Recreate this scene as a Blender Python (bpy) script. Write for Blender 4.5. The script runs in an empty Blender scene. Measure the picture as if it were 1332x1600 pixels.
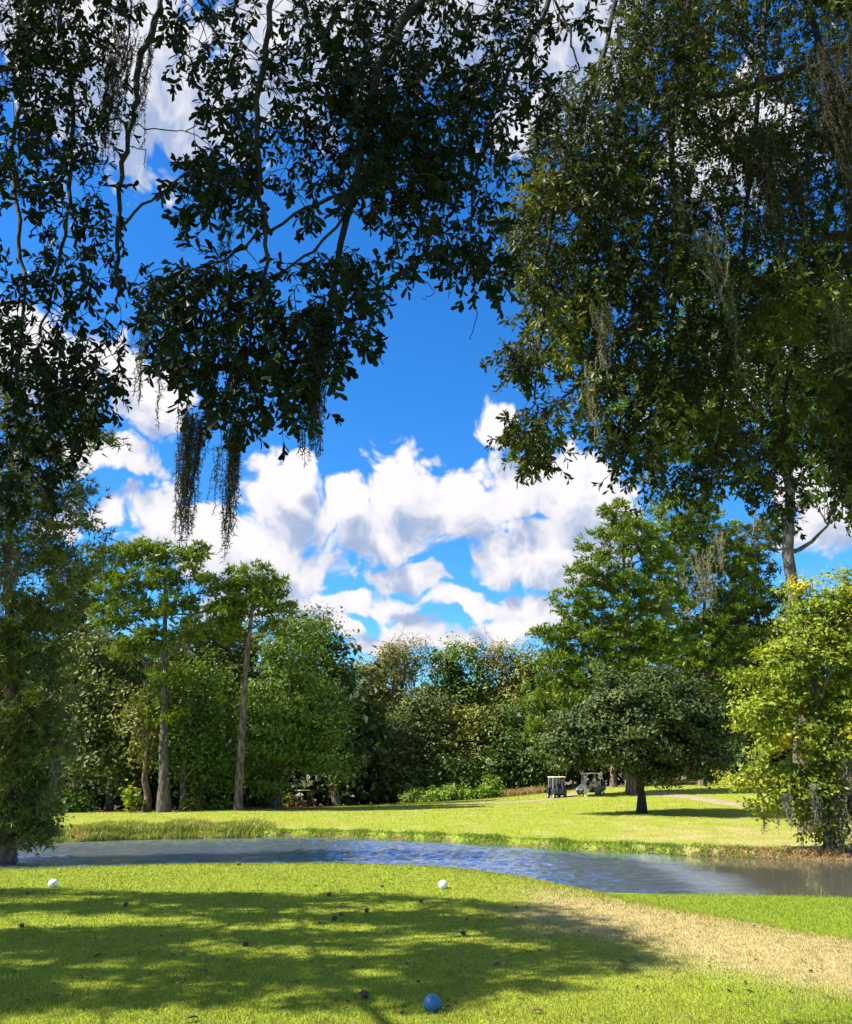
import bpy, math, random
import numpy as np
from mathutils import Vector, Matrix

# ------------------------------------------------------------------ camera, sky, sun, exposure
scene = bpy.context.scene
col = scene.collection
F, CX, CY, CZ = 1300.0, 666.0, 800.0, 1.6            # photo focal length in photo pixels, centre, eye height
TH = math.atan(395.0 / F); SN, CS = math.sin(TH), math.cos(TH)
cam_d = bpy.data.cameras.new('camera'); cam = bpy.data.objects.new('camera', cam_d); col.objects.link(cam)
cam_d.sensor_fit = 'VERTICAL'; cam_d.sensor_height = 24.0; cam_d.lens = 24.0 * F / 1600.0
cam_d.clip_start = 0.05; cam_d.clip_end = 6000
cam.location = (0, 0, CZ); cam.rotation_euler = (math.pi / 2 + TH, 0, 0)
scene.camera = cam
SUN_EL, SUN_BACK = math.radians(47), math.radians(10)
SUN = Vector((-math.cos(SUN_EL) * math.cos(SUN_BACK), -math.cos(SUN_EL) * math.sin(SUN_BACK), math.sin(SUN_EL)))
EXPOSURE = 1.35
SKY_STRENGTH = 0.076
sun_d = bpy.data.lights.new('sun', 'SUN'); sun_o = bpy.data.objects.new('sun', sun_d); col.objects.link(sun_o)
sun_d.energy = 4.8; sun_d.angle = math.radians(0.53); sun_d.color = (1.0, 0.93, 0.80)
sun_o.rotation_euler = SUN.to_track_quat('Z', 'Y').to_euler(); sun_o.location = (-30, 0, 40)
scene.view_settings.view_transform = 'Standard'; scene.view_settings.look = 'None'
scene.view_settings.gamma = 1.0; scene.view_settings.exposure = EXPOSURE
scene.view_settings.use_curve_mapping = False
scene.render.engine = 'CYCLES'
scene.cycles.max_bounces = 7; scene.cycles.diffuse_bounces = 3; scene.cycles.glossy_bounces = 3
scene.cycles.transmission_bounces = 4; scene.cycles.transparent_max_bounces = 6
scene.cycles.sample_clamp_indirect = 6.0
scene.cycles.use_denoising = True
scene.cycles.use_adaptive_sampling = True; scene.cycles.adaptive_threshold = 0.03

def ray(px, py):
    u, v = (px - CX) / F, (CY - py) / F
    k = CS - v * SN
    return u / k, (SN + v * CS) / k
def at(px, py, Y):
    a, b = ray(px, py); return np.array((a * Y, Y, CZ + b * Y))
def gp(px, py, z):
    a, b = ray(px, py); Y = (z - CZ) / b; return np.array((a * Y, Y, z))
def mpp(p):                                             # metres for one photo pixel at point p
    return (p[1] * CS + (p[2] - CZ) * SN) / F

# ---- node helpers
def N(nt, kind, **kw):
    n = nt.nodes.new(kind)
    for k, v in kw.items():
        if k == 'inp':
            for i, val in v.items():
                if hasattr(val, 'is_output') or isinstance(val, bpy.types.NodeSocket): nt.links.new(val, n.inputs[i])
                else: n.inputs[i].default_value = val
        else: setattr(n, k, v)
    return n
def MA(nt, op, a, b=0.0, c=0.0, clamp=False):
    n = nt.nodes.new('ShaderNodeMath'); n.operation = op; n.use_clamp = clamp
    for i, v in enumerate((a, b, c)):
        if isinstance(v, bpy.types.NodeSocket): nt.links.new(v, n.inputs[i])
        else: n.inputs[i].default_value = v
    return n.outputs[0]
def VM(nt, op, a, b=(0, 0, 0)):
    n = nt.nodes.new('ShaderNodeVectorMath'); n.operation = op
    for i, v in enumerate((a, b)):
        if isinstance(v, bpy.types.NodeSocket): nt.links.new(v, n.inputs[i])
        else: n.inputs[i].default_value = v
    return n.outputs['Value'] if op in ('LENGTH', 'DOT_PRODUCT') else n.outputs[0]
def MIX(nt, f, a, b, blend='MIX'):
    n = nt.nodes.new('ShaderNodeMix'); n.data_type = 'RGBA'; n.blend_type = blend
    for i, v in ((0, f), (6, a), (7, b)):
        if isinstance(v, bpy.types.NodeSocket): nt.links.new(v, n.inputs[i])
        else: n.inputs[i].default_value = v if i == 0 else (tuple(v) + (1,))[:4]
    return n.outputs[2]
def SS(nt, x, lo, hi):
    n = nt.nodes.new('ShaderNodeMapRange'); n.interpolation_type = 'SMOOTHSTEP'
    nt.links.new(x, n.inputs[0]); n.inputs[1].default_value = lo; n.inputs[2].default_value = hi
    return n.outputs[0]

# ---- world: Nishita sky with cumulus (placed by direction, noise clouds elsewhere)
world = bpy.data.worlds.new('World'); scene.world = world; world.use_nodes = True
CLOUDS = [  # photo px, py, rx, ry
    (200, 120, 260, 135), (470, 60, 190, 130), (640, 0, 320, 110), (900, 70, 150, 140), (800, 190, 60, 60), (90, 60, 150, 120),
    (300, 210, 70, 50), (1150, 230, 170, 90), (1280, 480, 90, 50), (1230, 560, 130, 50), (1290, 790, 80, 70), (1120, 640, 120, 40),
    (60, 560, 110, 70), (190, 560, 60, 40), (235, 630, 75, 60), (150, 710, 110, 32), (110, 815, 45, 38), (175, 808, 26, 24),
    (260, 810, 70, 65), (330, 850, 80, 70), (440, 780, 70, 70), (470, 740, 40, 34), (530, 800, 90, 70), (400, 860, 120, 50),
    (640, 770, 80, 75), (720, 790, 90, 85), (800, 770, 90, 80), (775, 668, 44, 36), (880, 770, 90, 85), (930, 800, 80, 90),
    (600, 830, 100, 50), (850, 860, 100, 60), (770, 870, 70, 40), (470, 890, 90, 40), (890, 900, 70, 50),
    (630, 900, 75, 34), (555, 940, 52, 24), (600, 955, 50, 20), (700, 930, 60, 22), (830, 950, 90, 45), (740, 945, 60, 24),
    (640, 995, 70, 30), (580, 1010, 60, 26), (790, 985, 80, 30), (700, 1000, 60, 24), (880, 970, 60, 40), (500, 985, 60, 24), (430, 920, 80, 40), (380, 945, 80, 45), (500, 945, 60, 30)]
def cloud_group():
    g = bpy.data.node_groups.new('cloud_field', 'ShaderNodeTree')
    g.interface.new_socket('Dir', in_out='INPUT', socket_type='NodeSocketVector')
    g.interface.new_socket('D', in_out='OUTPUT', socket_type='NodeSocketFloat'); g.interface.new_socket('S', in_out='OUTPUT', socket_type='NodeSocketFloat')
    gi = g.nodes.new('NodeGroupInput'); go = g.nodes.new('NodeGroupOutput')
    d = gi.outputs[0]                                   # (azimuth, elevation) of the view direction
    warp = N(g, 'ShaderNodeTexNoise', noise_dimensions='2D', inp={'Vector': d, 'Scale': 9.0, 'Detail': 2.0, 'Roughness': 0.55})
    w = VM(g, 'SCALE', VM(g, 'SUBTRACT', warp.outputs['Color'], (0.5, 0.5, 0.5))); g.nodes[-1].inputs[3].default_value = 0.07
    p = VM(g, 'MULTIPLY', VM(g, 'ADD', d, w), (1, 1, 0))
    s = N(g, 'ShaderNodeSeparateXYZ', inp={0: p}); az, el = s.outputs[0], s.outputs[1]
    m = None
    for px, py, rx, ry in CLOUDS:
        a, b = ray(px, py); n = math.sqrt(a * a + 1 + b * b)
        ca, ce = math.atan2(a, 1), math.asin(b / n)
        ma = N(g, 'ShaderNodeVectorMath', operation='MULTIPLY_ADD', inp={0: p, 1: (F / rx, F / ry, 0), 2: (-ca * F / rx, -ce * F / ry, 0)})
        v = VM(g, 'LENGTH', ma.outputs[0])
        m = v if m is None else MA(g, 'SMOOTH_MIN', m, v, 0.3)
    m = MA(g, 'SUBTRACT', 1.0, m)
    # sky outside the picture goes on with the same kind of cloud
    gen = N(g, 'ShaderNodeTexNoise', noise_dimensions='2D', inp={'Vector': p, 'Scale': 3.2, 'Detail': 1.0})
    gv = MA(g, 'MULTIPLY', MA(g, 'SUBTRACT', gen.outputs[0], 0.48), 6.0)
    ins = MA(g, 'MAXIMUM', MA(g, 'DIVIDE', MA(g, 'ABSOLUTE', az), 0.60), MA(g, 'DIVIDE', el, 0.92))
    gv = MA(g, 'SUBTRACT', gv, MA(g, 'MULTIPLY', MA(g, 'MULTIPLY', MA(g, 'SUBTRACT', 1.15, ins), 6.0, clamp=True), 6.0))
    m = MA(g, 'MAXIMUM', m, gv)
    f1 = N(g, 'ShaderNodeTexNoise', noise_dimensions='2D', inp={'Vector': d, 'Scale': 13.0, 'Detail': 6.0, 'Roughness': 0.57})
    vo = N(g, 'ShaderNodeTexVoronoi', voronoi_dimensions='2D', inp={'Vector': p, 'Scale': 30.0, 'Detail': 2.0, 'Roughness': 0.6})
    D = MA(g, 'ADD', MA(g, 'MINIMUM', m, 0.8), MA(g, 'MULTIPLY', MA(g, 'SUBTRACT', f1.outputs[0], 0.5), 0.8))
    D = MA(g, 'SUBTRACT', D, MA(g, 'MULTIPLY', MA(g, 'SUBTRACT', vo.outputs['Distance'], 0.40), 0.5))
    g.links.new(MA(g, 'ADD', D, 0.16), go.inputs[0])
    lo = N(g, 'ShaderNodeTexNoise', noise_dimensions='2D', inp={'Vector': p, 'Scale': 12.0, 'Detail': 3.0, 'Roughness': 0.5})
    S = MA(g, 'ADD', MA(g, 'MAXIMUM', m, -0.5), MA(g, 'MULTIPLY', lo.outputs[0], 0.65)); g.links.new(MA(g, 'SUBTRACT', S, MA(g, 'MULTIPLY', vo.outputs['Distance'], 0.45)), go.inputs[1])
    return g
def build_world():
    nt = world.node_tree; nt.nodes.clear()
    out = nt.nodes.new('ShaderNodeOutputWorld'); bg = nt.nodes.new('ShaderNodeBackground')
    nt.links.new(bg.outputs[0], out.inputs[0]); bg.inputs[1].default_value = SKY_STRENGTH
    sky = nt.nodes.new('ShaderNodeTexSky'); sky.sky_type = 'NISHITA'; sky.sun_disc = False
    sky.sun_elevation = SUN_EL; sky.sun_rotation = math.atan2(SUN.x, SUN.y)
    sky.air_density = 1.0; sky.dust_density = 0.3; sky.ozone_density = 2.5; sky.altitude = 100
    hs = N(nt, 'ShaderNodeHueSaturation', inp={'Saturation': 1.32, 'Value': 1.0, 'Color': sky.outputs[0]})
    blue = MIX(nt, 1.0, hs.outputs[0], (0.56, 0.98, 1.26), 'MULTIPLY')
    sp = N(nt, 'ShaderNodeSeparateXYZ', inp={0: nt.nodes.new('ShaderNodeTexCoord').outputs['Generated']})
    d = N(nt, 'ShaderNodeCombineXYZ', inp={0: MA(nt, 'ARCTAN2', sp.outputs[0], sp.outputs[1]), 1: MA(nt, 'ARCSINE', sp.outputs[2])}).outputs[0]
    g = cloud_group()
    n1 = nt.nodes.new('ShaderNodeGroup'); n1.node_tree = g; nt.links.new(d, n1.inputs[0])
    n2 = nt.nodes.new('ShaderNodeGroup'); n2.node_tree = g; nt.links.new(VM(nt, 'ADD', d, (-0.016, 0.046, 0)), n2.inputs[0])
    alpha = SS(nt, n1.outputs[0], -0.06, 0.28)
    lit = MA(nt, 'MULTIPLY', MA(nt, 'SUBTRACT', n1.outputs[1], n2.outputs[1]), 0.50)
    lit = MA(nt, 'SUBTRACT', MA(nt, 'ADD', lit, 0.63), MA(nt, 'MULTIPLY', SS(nt, n2.outputs[1], 0.25, 1.2), 0.46))
    lit = MA(nt, 'SUBTRACT', lit, MA(nt, 'MULTIPLY', SS(nt, MA(nt, 'ARCSINE', sp.outputs[2]), .42, .75), .26))     # overhead one sees the flat grey bases
    lit = SS(nt, lit, -.05, 1.0)
    cc = MIX(nt, lit, (2.05, 2.6, 3.8), (5.3, 5.1, 5.25))
    c = MIX(nt, alpha, blue, cc)
    nt.links.new(c, bg.inputs[0])
    world.cycles.sampling_method = 'MANUAL'; world.cycles.sample_map_resolution = 512
build_world()

# ------------------------------------------------------------------ mesh helpers
def link(o): col.objects.link(o); return o
def mesh_np(name, V, Q=None, T=None, var=None, smooth=False, vcol=None):
    """mesh from numpy vertex array and quad / triangle index arrays; var = one float per face"""
    me = bpy.data.meshes.new(name)
    Q = np.zeros((0, 4), np.int32) if Q is None else np.asarray(Q, np.int32).reshape(-1, 4)
    T = np.zeros((0, 3), np.int32) if T is None else np.asarray(T, np.int32).reshape(-1, 3)
    V = np.asarray(V, np.float32).reshape(-1, 3)
    me.vertices.add(len(V)); me.vertices.foreach_set('co', V.ravel())
    nl = Q.size + T.size; me.loops.add(nl)
    me.loops.foreach_set('vertex_index', np.concatenate([Q.ravel(), T.ravel()]))
    nf = len(Q) + len(T); me.polygons.add(nf)
    me.polygons.foreach_set('loop_start', np.concatenate([np.arange(len(Q)) * 4, Q.size + np.arange(len(T)) * 3]).astype(np.int32))
    me.polygons.foreach_set('use_smooth', np.full(nf, smooth, dtype=bool))
    if var is not None:
        a = me.attributes.new('var', 'FLOAT', 'FACE'); a.data.foreach_set('value', np.asarray(var, np.float32))
    if vcol is not None:
        a = me.attributes.new('zone', 'FLOAT_COLOR', 'POINT'); a.data.foreach_set('color', np.asarray(vcol, np.float32).ravel())
    me.update(calc_edges=True); me.validate()
    return me
class MB:
    """collects geometry for one mesh object"""
    def __init__(s): s.V = []; s.Q = []; s.T = []; s.qv = []; s.tv = []; s.n = 0
    def add(s, V, Q=None, T=None, qv=None, tv=None):
        V = np.asarray(V, float).reshape(-1, 3); s.V.append(V)
        if Q is not None and len(Q):
            Q = np.asarray(Q).reshape(-1, 4); s.Q.append(Q + s.n); s.qv.append(np.full(len(Q), .5) if qv is None else np.asarray(qv))
        if T is not None and len(T):
            T = np.asarray(T).reshape(-1, 3); s.T.append(T + s.n); s.tv.append(np.full(len(T), .5) if tv is None else np.asarray(tv))
        s.n += len(V); return s
    def tube(s, P, R, sides=6, var=.5, cap=True):
        P = np.asarray(P, float); R = np.broadcast_to(np.asarray(R, float), (len(P),))
        t = np.gradient(P, axis=0); t /= np.linalg.norm(t, axis=1)[:, None] + 1e-9
        ref = np.array((0, 0, 1.)) if abs(t[0][2]) < .9 else np.array((1., 0, 0))
        b = np.cross(t, ref); b /= np.linalg.norm(b, axis=1)[:, None] + 1e-9
        c = np.cross(t, b)
        a = np.arange(sides) * 2 * math.pi / sides
        ring = P[:, None, :] + R[:, None, None] * (np.cos(a)[None, :, None] * b[:, None, :] + np.sin(a)[None, :, None] * c[:, None, :])
        n = len(P); i = np.arange(n - 1)[:, None] * sides; j = np.arange(sides)[None, :]; k = (j + 1) % sides
        Q = np.stack([i + j, i + k, i + sides + k, i + sides + j], -1).reshape(-1, 4)
        s.add(ring.reshape(-1, 3), Q, qv=np.full(len(Q), var))
        if cap and R[-1] > .01:
            s.add(np.vstack([ring[-1], P[-1] + t[-1] * R[-1] * .3]), T=[(q, (q + 1) % sides, sides) for q in range(sides)])
        return s
    def box(s, lo, hi, taper=0., bev=0.0):
        x0, y0, z0 = lo; x1, y1, z1 = hi
        if bev > 0:      # chamfered box: rounded outline in x/y plus chamfered top
            pts = lambda e: [(x0 + e + bev, y0 + e), (x1 - e - bev, y0 + e), (x1 - e, y0 + e + bev), (x1 - e, y1 - e - bev),
                             (x1 - e - bev, y1 - e), (x0 + e + bev, y1 - e), (x0 + e, y1 - e - bev), (x0 + e, y0 + e + bev)]
            rings = [(0, z0 + bev * .6), (0, z1 - bev * .6), (bev * .6, z1)]
            V = [(x, y, z0) for x, y in pts(bev * .6)]
            for e, z in rings: V += [(x, y, z) for x, y in pts(e)]
            Q = []; 
            for r in range(3):
                for k in range(8): Q.append((r * 8 + k, r * 8 + (k + 1) % 8, r * 8 + 8 + (k + 1) % 8, r * 8 + 8 + k))
            for base, rev in ((0, True), (24, False)):
                c = len(V); 
                f = [base + k for k in range(8)]
                qs = [(f[0], f[1], f[2], f[3]), (f[0], f[3], f[4], f[7]), (f[4], f[5], f[6], f[7])]
                Q += [q[::-1] if rev else q for q in qs]
            return s.add(V, Q)
        V = [(x0, y0, z0), (x1, y0, z0), (x1, y1, z0), (x0, y1, z0), (x0 + taper, y0 + taper, z1), (x1 - taper, y0 + taper, z1), (x1 - taper, y1 - taper, z1), (x0 + taper, y1 - taper, z1)]
        return s.add(V, [(3, 2, 1, 0), (4, 5, 6, 7), (0, 1, 5, 4), (1, 2, 6, 5), (2, 3, 7, 6), (3, 0, 4, 7)])
    def lathe(s, prof, sides=16, centre=(0, 0, 0), axis='Z'):
        a = np.arange(sides) * 2 * math.pi / sides; V = []
        for r, z in prof:
            for t in a:
                V.append((r * math.cos(t), r * math.sin(t), z))
        V = np.array(V)
        if axis == 'Y': V = V[:, [0, 2, 1]] * (1, 1, -1)
        n = len(prof); Q = [(i * sides + k, i * sides + (k + 1) % sides, (i + 1) * sides + (k + 1) % sides, (i + 1) * sides + k) for i in range(n - 1) for k in range(sides)]
        return s.add(V + np.array(centre), Q)
    def build(s, name, mat, root=None, smooth=False, off=None):
        V = np.concatenate(s.V) if s.V else np.zeros((0, 3))
        if off is not None: V = V - np.asarray(off)
        Q = np.concatenate(s.Q) if s.Q else None; T = np.concatenate(s.T) if s.T else None
        var = np.concatenate((s.qv + s.tv)) if (s.qv or s.tv) else None
        me = mesh_np(name, V, Q, T, var, smooth); me.materials.append(mat)
        o = link(bpy.data.objects.new(name, me)); o.parent = root
        return o
def tag(o, label=None, cat=None, group=None, kind=None):
    if label: o['label'] = label
    if cat: o['category'] = cat
    if group: o['group'] = group
    if kind: o['kind'] = kind
    return o
def empty(name, loc, label, cat, group=None, rz=0.0):
    o = link(bpy.data.objects.new(name, None)); o.location = tuple(loc); o.rotation_euler[2] = rz
    o.empty_display_size = .2
    return tag(o, label, cat, group)
def copy_tree(o, parent=None):
    c = o.copy(); col.objects.link(c); c.parent = parent
    for ch in [x for x in bpy.data.objects if x.parent == o]: copy_tree(ch, c)
    return c

# ------------------------------------------------------------------ materials
def base_mat(name):
    m = bpy.data.materials.new(name); m.use_nodes = True; nt = m.node_tree
    return m, nt, nt.nodes['Principled BSDF']
def simple(name, c, rough=.5, metal=0., noise=.12, scale=8., bump=0., coat=0.):
    m, nt, p = base_mat(name)
    tc = nt.nodes.new('ShaderNodeTexCoord').outputs['Object']
    n = N(nt, 'ShaderNodeTexNoise', inp={'Vector': tc, 'Scale': scale, 'Detail': 5.0})
    a = tuple(max(0, x * (1 - noise)) for x in c); b = tuple(min(1, x * (1 + noise)) for x in c)
    nt.links.new(MIX(nt, n.outputs[0], a, b), p.inputs['Base Color'])
    p.inputs['Roughness'].default_value = rough; p.inputs['Metallic'].default_value = metal
    p.inputs['Coat Weight'].default_value = coat
    if bump:
        bn = N(nt, 'ShaderNodeBump', inp={'Height': n.outputs[0], 'Strength': bump, 'Distance': .02}); nt.links.new(bn.outputs[0], p.inputs['Normal'])
    return m
def leaf_mat(name, c0, c1, c2=None, trans=.3, gloss=.25, rough=.45, patch=.6):
    """leaf: colour varies from face to face (attribute var) and in patches through the crown"""
    m, nt, p = base_mat(name)
    at_ = N(nt, 'ShaderNodeAttribute', attribute_name='var').outputs['Fac']
    geo = nt.nodes.new('ShaderNodeNewGeometry').outputs['Position']
    n = N(nt, 'ShaderNodeTexNoise', inp={'Vector': geo, 'Scale': patch, 'Detail': 2.0})
    c = MIX(nt, at_, c0, c1)
    if c2 is not None: c = MIX(nt, SS(nt, n.outputs[0], *((.60, .72) if patch < 1 else (.52, .68))), c, c2)
    else: c = MIX(nt, MA(nt, 'MULTIPLY', SS(nt, n.outputs[0], .35, .65), .45), c, tuple(x * 1.5 for x in c0))
    nt.links.new(c, p.inputs['Base Color']); p.inputs['Roughness'].default_value = rough
    p.inputs['Specular IOR Level'].default_value = gloss
    tr = N(nt, 'ShaderNodeBsdfTranslucent', inp={'Color': MIX(nt, 1., c, (1.25, 1.15, .45), 'MULTIPLY')})
    mx = N(nt, 'ShaderNodeMixShader', inp={0: trans, 1: p.outputs[0], 2: tr.outputs[0]})
    nt.links.new(mx.outputs[0], nt.nodes['Material Output'].inputs[0])
    return m
def bark_mat(name, c0, c1, scale=6., zs=.25):
    m, nt, p = base_mat(name)
    geo = nt.nodes.new('ShaderNodeNewGeometry').outputs['Position']
    mp = N(nt, 'ShaderNodeMapping', inp={0: geo, 3: (1, 1, zs)})
    v = N(nt, 'ShaderNodeTexVoronoi', inp={'Vector': mp.outputs[0], 'Scale': scale}); 
    n = N(nt, 'ShaderNodeTexNoise', inp={'Vector': mp.outputs[0], 'Scale': scale * 2, 'Detail': 6.})
    h = MA(nt, 'MULTIPLY', v.outputs[0], n.outputs[0])
    nt.links.new(MIX(nt, SS(nt, h, .1, .45), c0, c1), p.inputs['Base Color']); p.inputs['Roughness'].default_value = .9
    b = N(nt, 'ShaderNodeBump', inp={'Height': h, 'Strength': .8, 'Distance': .05}); nt.links.new(b.outputs[0], p.inputs['Normal'])
    return m
M = {}
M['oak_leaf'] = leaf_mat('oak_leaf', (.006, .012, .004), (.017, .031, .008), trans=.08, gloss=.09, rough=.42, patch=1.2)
M['oak_leaf_light'] = leaf_mat('oak_leaf_light', (.010, .018, .005), (.050, .070, .012), (.145, .175, .022), trans=.30, gloss=.16, rough=.45, patch=1.1)  # brighter copy of the oak leaf, sunlit patches painted into its colour
M['oak_twig'] = simple('oak_twig', (.035, .028, .022), .85, scale=30)
M['oak_bark'] = bark_mat('oak_bark', (.006, .005, .004), (.024, .020, .017), 14, .4)
M['pine_bark'] = bark_mat('pine_bark', (.06, .04, .03), (.22, .155, .12), 4.5, .3)
M['grey_bark'] = bark_mat('grey_bark', (.045, .036, .028), (.15, .12, .098), 6, .3)
M['pine_yellow'] = leaf_mat('pine_yellow', (.09, .14, .013), (.29, .36, .033), trans=.25, patch=.35)
M['pine_green'] = leaf_mat('pine_green', (.07, .125, .013), (.27, .35, .035), trans=.25, patch=.35)
M['pine_dark'] = leaf_mat('pine_dark', (.045, .07, .012), (.17, .20, .03), trans=.2, patch=.4)
M['broad_green'] = leaf_mat('broad_green', (.06, .12, .015), (.23, .32, .04), trans=.28, patch=.3)
M['broad_deep'] = leaf_mat('broad_deep', (.04, .08, .016), (.14, .21, .035), trans=.25, patch=.3)
M['broad_olive'] = leaf_mat('broad_olive', (.10, .12, .02), (.29, .29, .05), trans=.25, patch=.3)
M['broad_grey'] = leaf_mat('broad_grey', (.065, .09, .028), (.23, .27, .09), trans=.2, gloss=.15, patch=.4)
M['broad_tan'] = leaf_mat('broad_tan', (.15, .15, .035), (.36, .33, .085), trans=.25, patch=.3)
M['oak_field'] = leaf_mat('oak_field', (.034, .052, .016), (.14, .185, .05), trans=.15, gloss=.15, rough=.5, patch=.5)
M['gum_leaf'] = leaf_mat('gum_leaf', (.11, .17, .014), (.36, .40, .03), (.50, .42, .02), trans=.38, patch=.55)
M['shrub_leaf'] = leaf_mat('shrub_leaf', (.08, .16, .018), (.26, .36, .035), trans=.3, patch=.6)
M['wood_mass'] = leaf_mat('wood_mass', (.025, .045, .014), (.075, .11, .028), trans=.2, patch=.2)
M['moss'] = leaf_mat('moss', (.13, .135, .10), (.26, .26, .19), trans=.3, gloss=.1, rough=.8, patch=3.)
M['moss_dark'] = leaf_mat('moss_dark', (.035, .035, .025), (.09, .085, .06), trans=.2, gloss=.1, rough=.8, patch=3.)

def grass_colour(nt, pos):
    """turf colour from zone attribute: r dry straw, g lush green, b bare dirt"""
    z = N(nt, 'ShaderNodeAttribute', attribute_name='zone'); sep = N(nt, 'ShaderNodeSeparateColor', inp={0: z.outputs['Color']})
    n1 = N(nt, 'ShaderNodeTexNoise', inp={'Vector': pos, 'Scale': .55, 'Detail': 5.0, 'Roughness': .62})
    n2 = N(nt, 'ShaderNodeTexNoise', inp={'Vector': pos, 'Scale': 6.0, 'Detail': 4.0})
    n3 = N(nt, 'ShaderNodeTexNoise', inp={'Vector': pos, 'Scale': 45.0, 'Detail': 3.0})
    g = MIX(nt, n2.outputs[0], (.125, .195, .014), (.34, .385, .032))
    g = MIX(nt, MA(nt, 'MULTIPLY', SS(nt, n3.outputs[0], .4, .7), .4), g, (.46, .44, .09))
    lush = MIX(nt, n2.outputs[0], (.11, .20, .013), (.28, .37, .024))
    g = MIX(nt, sep.outputs[1], g, lush)
    dry = MIX(nt, n2.outputs[0], (.31, .245, .10), (.55, .46, .21))
    k = MA(nt, 'ADD', sep.outputs[0], MA(nt, 'MULTIPLY', MA(nt, 'SUBTRACT', n1.outputs[0], .5), 1.1))
    g = MIX(nt, SS(nt, k, .25, .8), g, dry)
    dirt = MIX(nt, n2.outputs[0], (.10, .06, .035), (.24, .15, .09))
    g = MIX(nt, SS(nt, MA(nt, 'ADD', sep.outputs[2], MA(nt, 'MULTIPLY', MA(nt, 'SUBTRACT', n2.outputs[0], .5), .5)), .35, .65), g, dirt)
    return g, n2.outputs[0], n3.outputs[0]
def ground_mat():
    m, nt, p = base_mat('turf')
    pos = nt.nodes.new('ShaderNodeNewGeometry').outputs['Position']
    g, h, h3 = grass_colour(nt, pos)
    nt.links.new(g, p.inputs['Base Color']); p.inputs['Roughness'].default_value = .95; p.inputs['Specular IOR Level'].default_value = .1
    hh = MA(nt, 'ADD', MA(nt, 'MULTIPLY', h, .6), h3)
    b = N(nt, 'ShaderNodeBump', inp={'Height': hh, 'Strength': .9, 'Distance': .05}); nt.links.new(b.outputs[0], p.inputs['Normal'])
    return m
M['turf'] = ground_mat()
def blade_mat(name='grass_blade', tint=(1, 1, 1), trans=.3):
    m, nt, p = base_mat(name)
    pos = nt.nodes.new('ShaderNodeNewGeometry').outputs['Position']
    g, h, h3 = grass_colour(nt, pos)
    v = N(nt, 'ShaderNodeAttribute', attribute_name='var').outputs['Fac']
    g = MIX(nt, 1., g, tint, 'MULTIPLY')
    g = MIX(nt, SS(nt, v, .0, 1.), MIX(nt, 1., g, (.42, .50, .40), 'MULTIPLY'), MIX(nt, 1., g, (1.5, 1.4, 1.25), 'MULTIPLY'))
    g = MIX(nt, SS(nt, v, .90, .93), g, (.46, .38, .17))
    nt.links.new(g, p.inputs['Base Color']); p.inputs['Roughness'].default_value = .6; p.inputs['Specular IOR Level'].default_value = .25
    tr = N(nt, 'ShaderNodeBsdfTranslucent', inp={'Color': MIX(nt, 1., g, (1.1, 1.1, .6), 'MULTIPLY')})
    mx = N(nt, 'ShaderNodeMixShader', inp={0: trans, 1: p.outputs[0], 2: tr.outputs[0]})
    nt.links.new(mx.outputs[0], nt.nodes['Material Output'].inputs[0])
    return m
M['blade'] = blade_mat()
M['reed'] = leaf_mat('reed', (.12, .18, .028), (.34, .36, .07), (.40, .31, .10), trans=.3, patch=.5)
M['lush_blade'] = leaf_mat('lush_blade', (.09, .18, .015), (.26, .32, .04), trans=.3, patch=.6)
M['dry_blade'] = leaf_mat('dry_blade', (.22, .15, .06), (.45, .33, .15), trans=.25, patch=.6)
def water_mat():
    m, nt, p = base_mat('pond_water')
    pos = nt.nodes.new('ShaderNodeNewGeometry').outputs['Position']
    s = N(nt, 'ShaderNodeSeparateXYZ', inp={0: pos})
    mp = N(nt, 'ShaderNodeMapping', inp={0: pos, 2: (0, 0, .25), 3: (.55, 1.6, 1)})
    n1 = N(nt, 'ShaderNodeTexNoise', inp={'Vector': mp.outputs[0], 'Scale': 5.0, 'Detail': 3., 'Roughness': .6, 'Distortion': .6})
    n2 = N(nt, 'ShaderNodeTexNoise', inp={'Vector': pos, 'Scale': .22, 'Detail': 3.})
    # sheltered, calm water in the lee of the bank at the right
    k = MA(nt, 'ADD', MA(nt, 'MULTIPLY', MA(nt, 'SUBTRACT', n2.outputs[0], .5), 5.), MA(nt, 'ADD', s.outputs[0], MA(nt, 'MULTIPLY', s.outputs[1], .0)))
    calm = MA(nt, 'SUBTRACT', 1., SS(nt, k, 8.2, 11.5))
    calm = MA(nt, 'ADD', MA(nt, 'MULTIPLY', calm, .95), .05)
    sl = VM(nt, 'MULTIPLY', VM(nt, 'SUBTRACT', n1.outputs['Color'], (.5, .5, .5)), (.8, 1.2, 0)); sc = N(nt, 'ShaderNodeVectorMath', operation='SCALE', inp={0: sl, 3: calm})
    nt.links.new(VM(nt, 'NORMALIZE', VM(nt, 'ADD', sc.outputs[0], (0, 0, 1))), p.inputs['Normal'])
    nt.links.new(MIX(nt, calm, (.055, .043, .013), (.62, .74, .92)), p.inputs['Base Color']); nt.links.new(MA(nt, 'MULTIPLY', calm, .92), p.inputs['Metallic']); nt.links.new(MA(nt, 'ADD', MA(nt, 'MULTIPLY', calm, .15), .04), p.inputs['Roughness'])  # pale blue metallic base paints sky reflection into the rippled water's colour
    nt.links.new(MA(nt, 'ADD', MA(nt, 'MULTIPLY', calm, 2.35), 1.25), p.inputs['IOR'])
    return m
M['water'] = water_mat()

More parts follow.
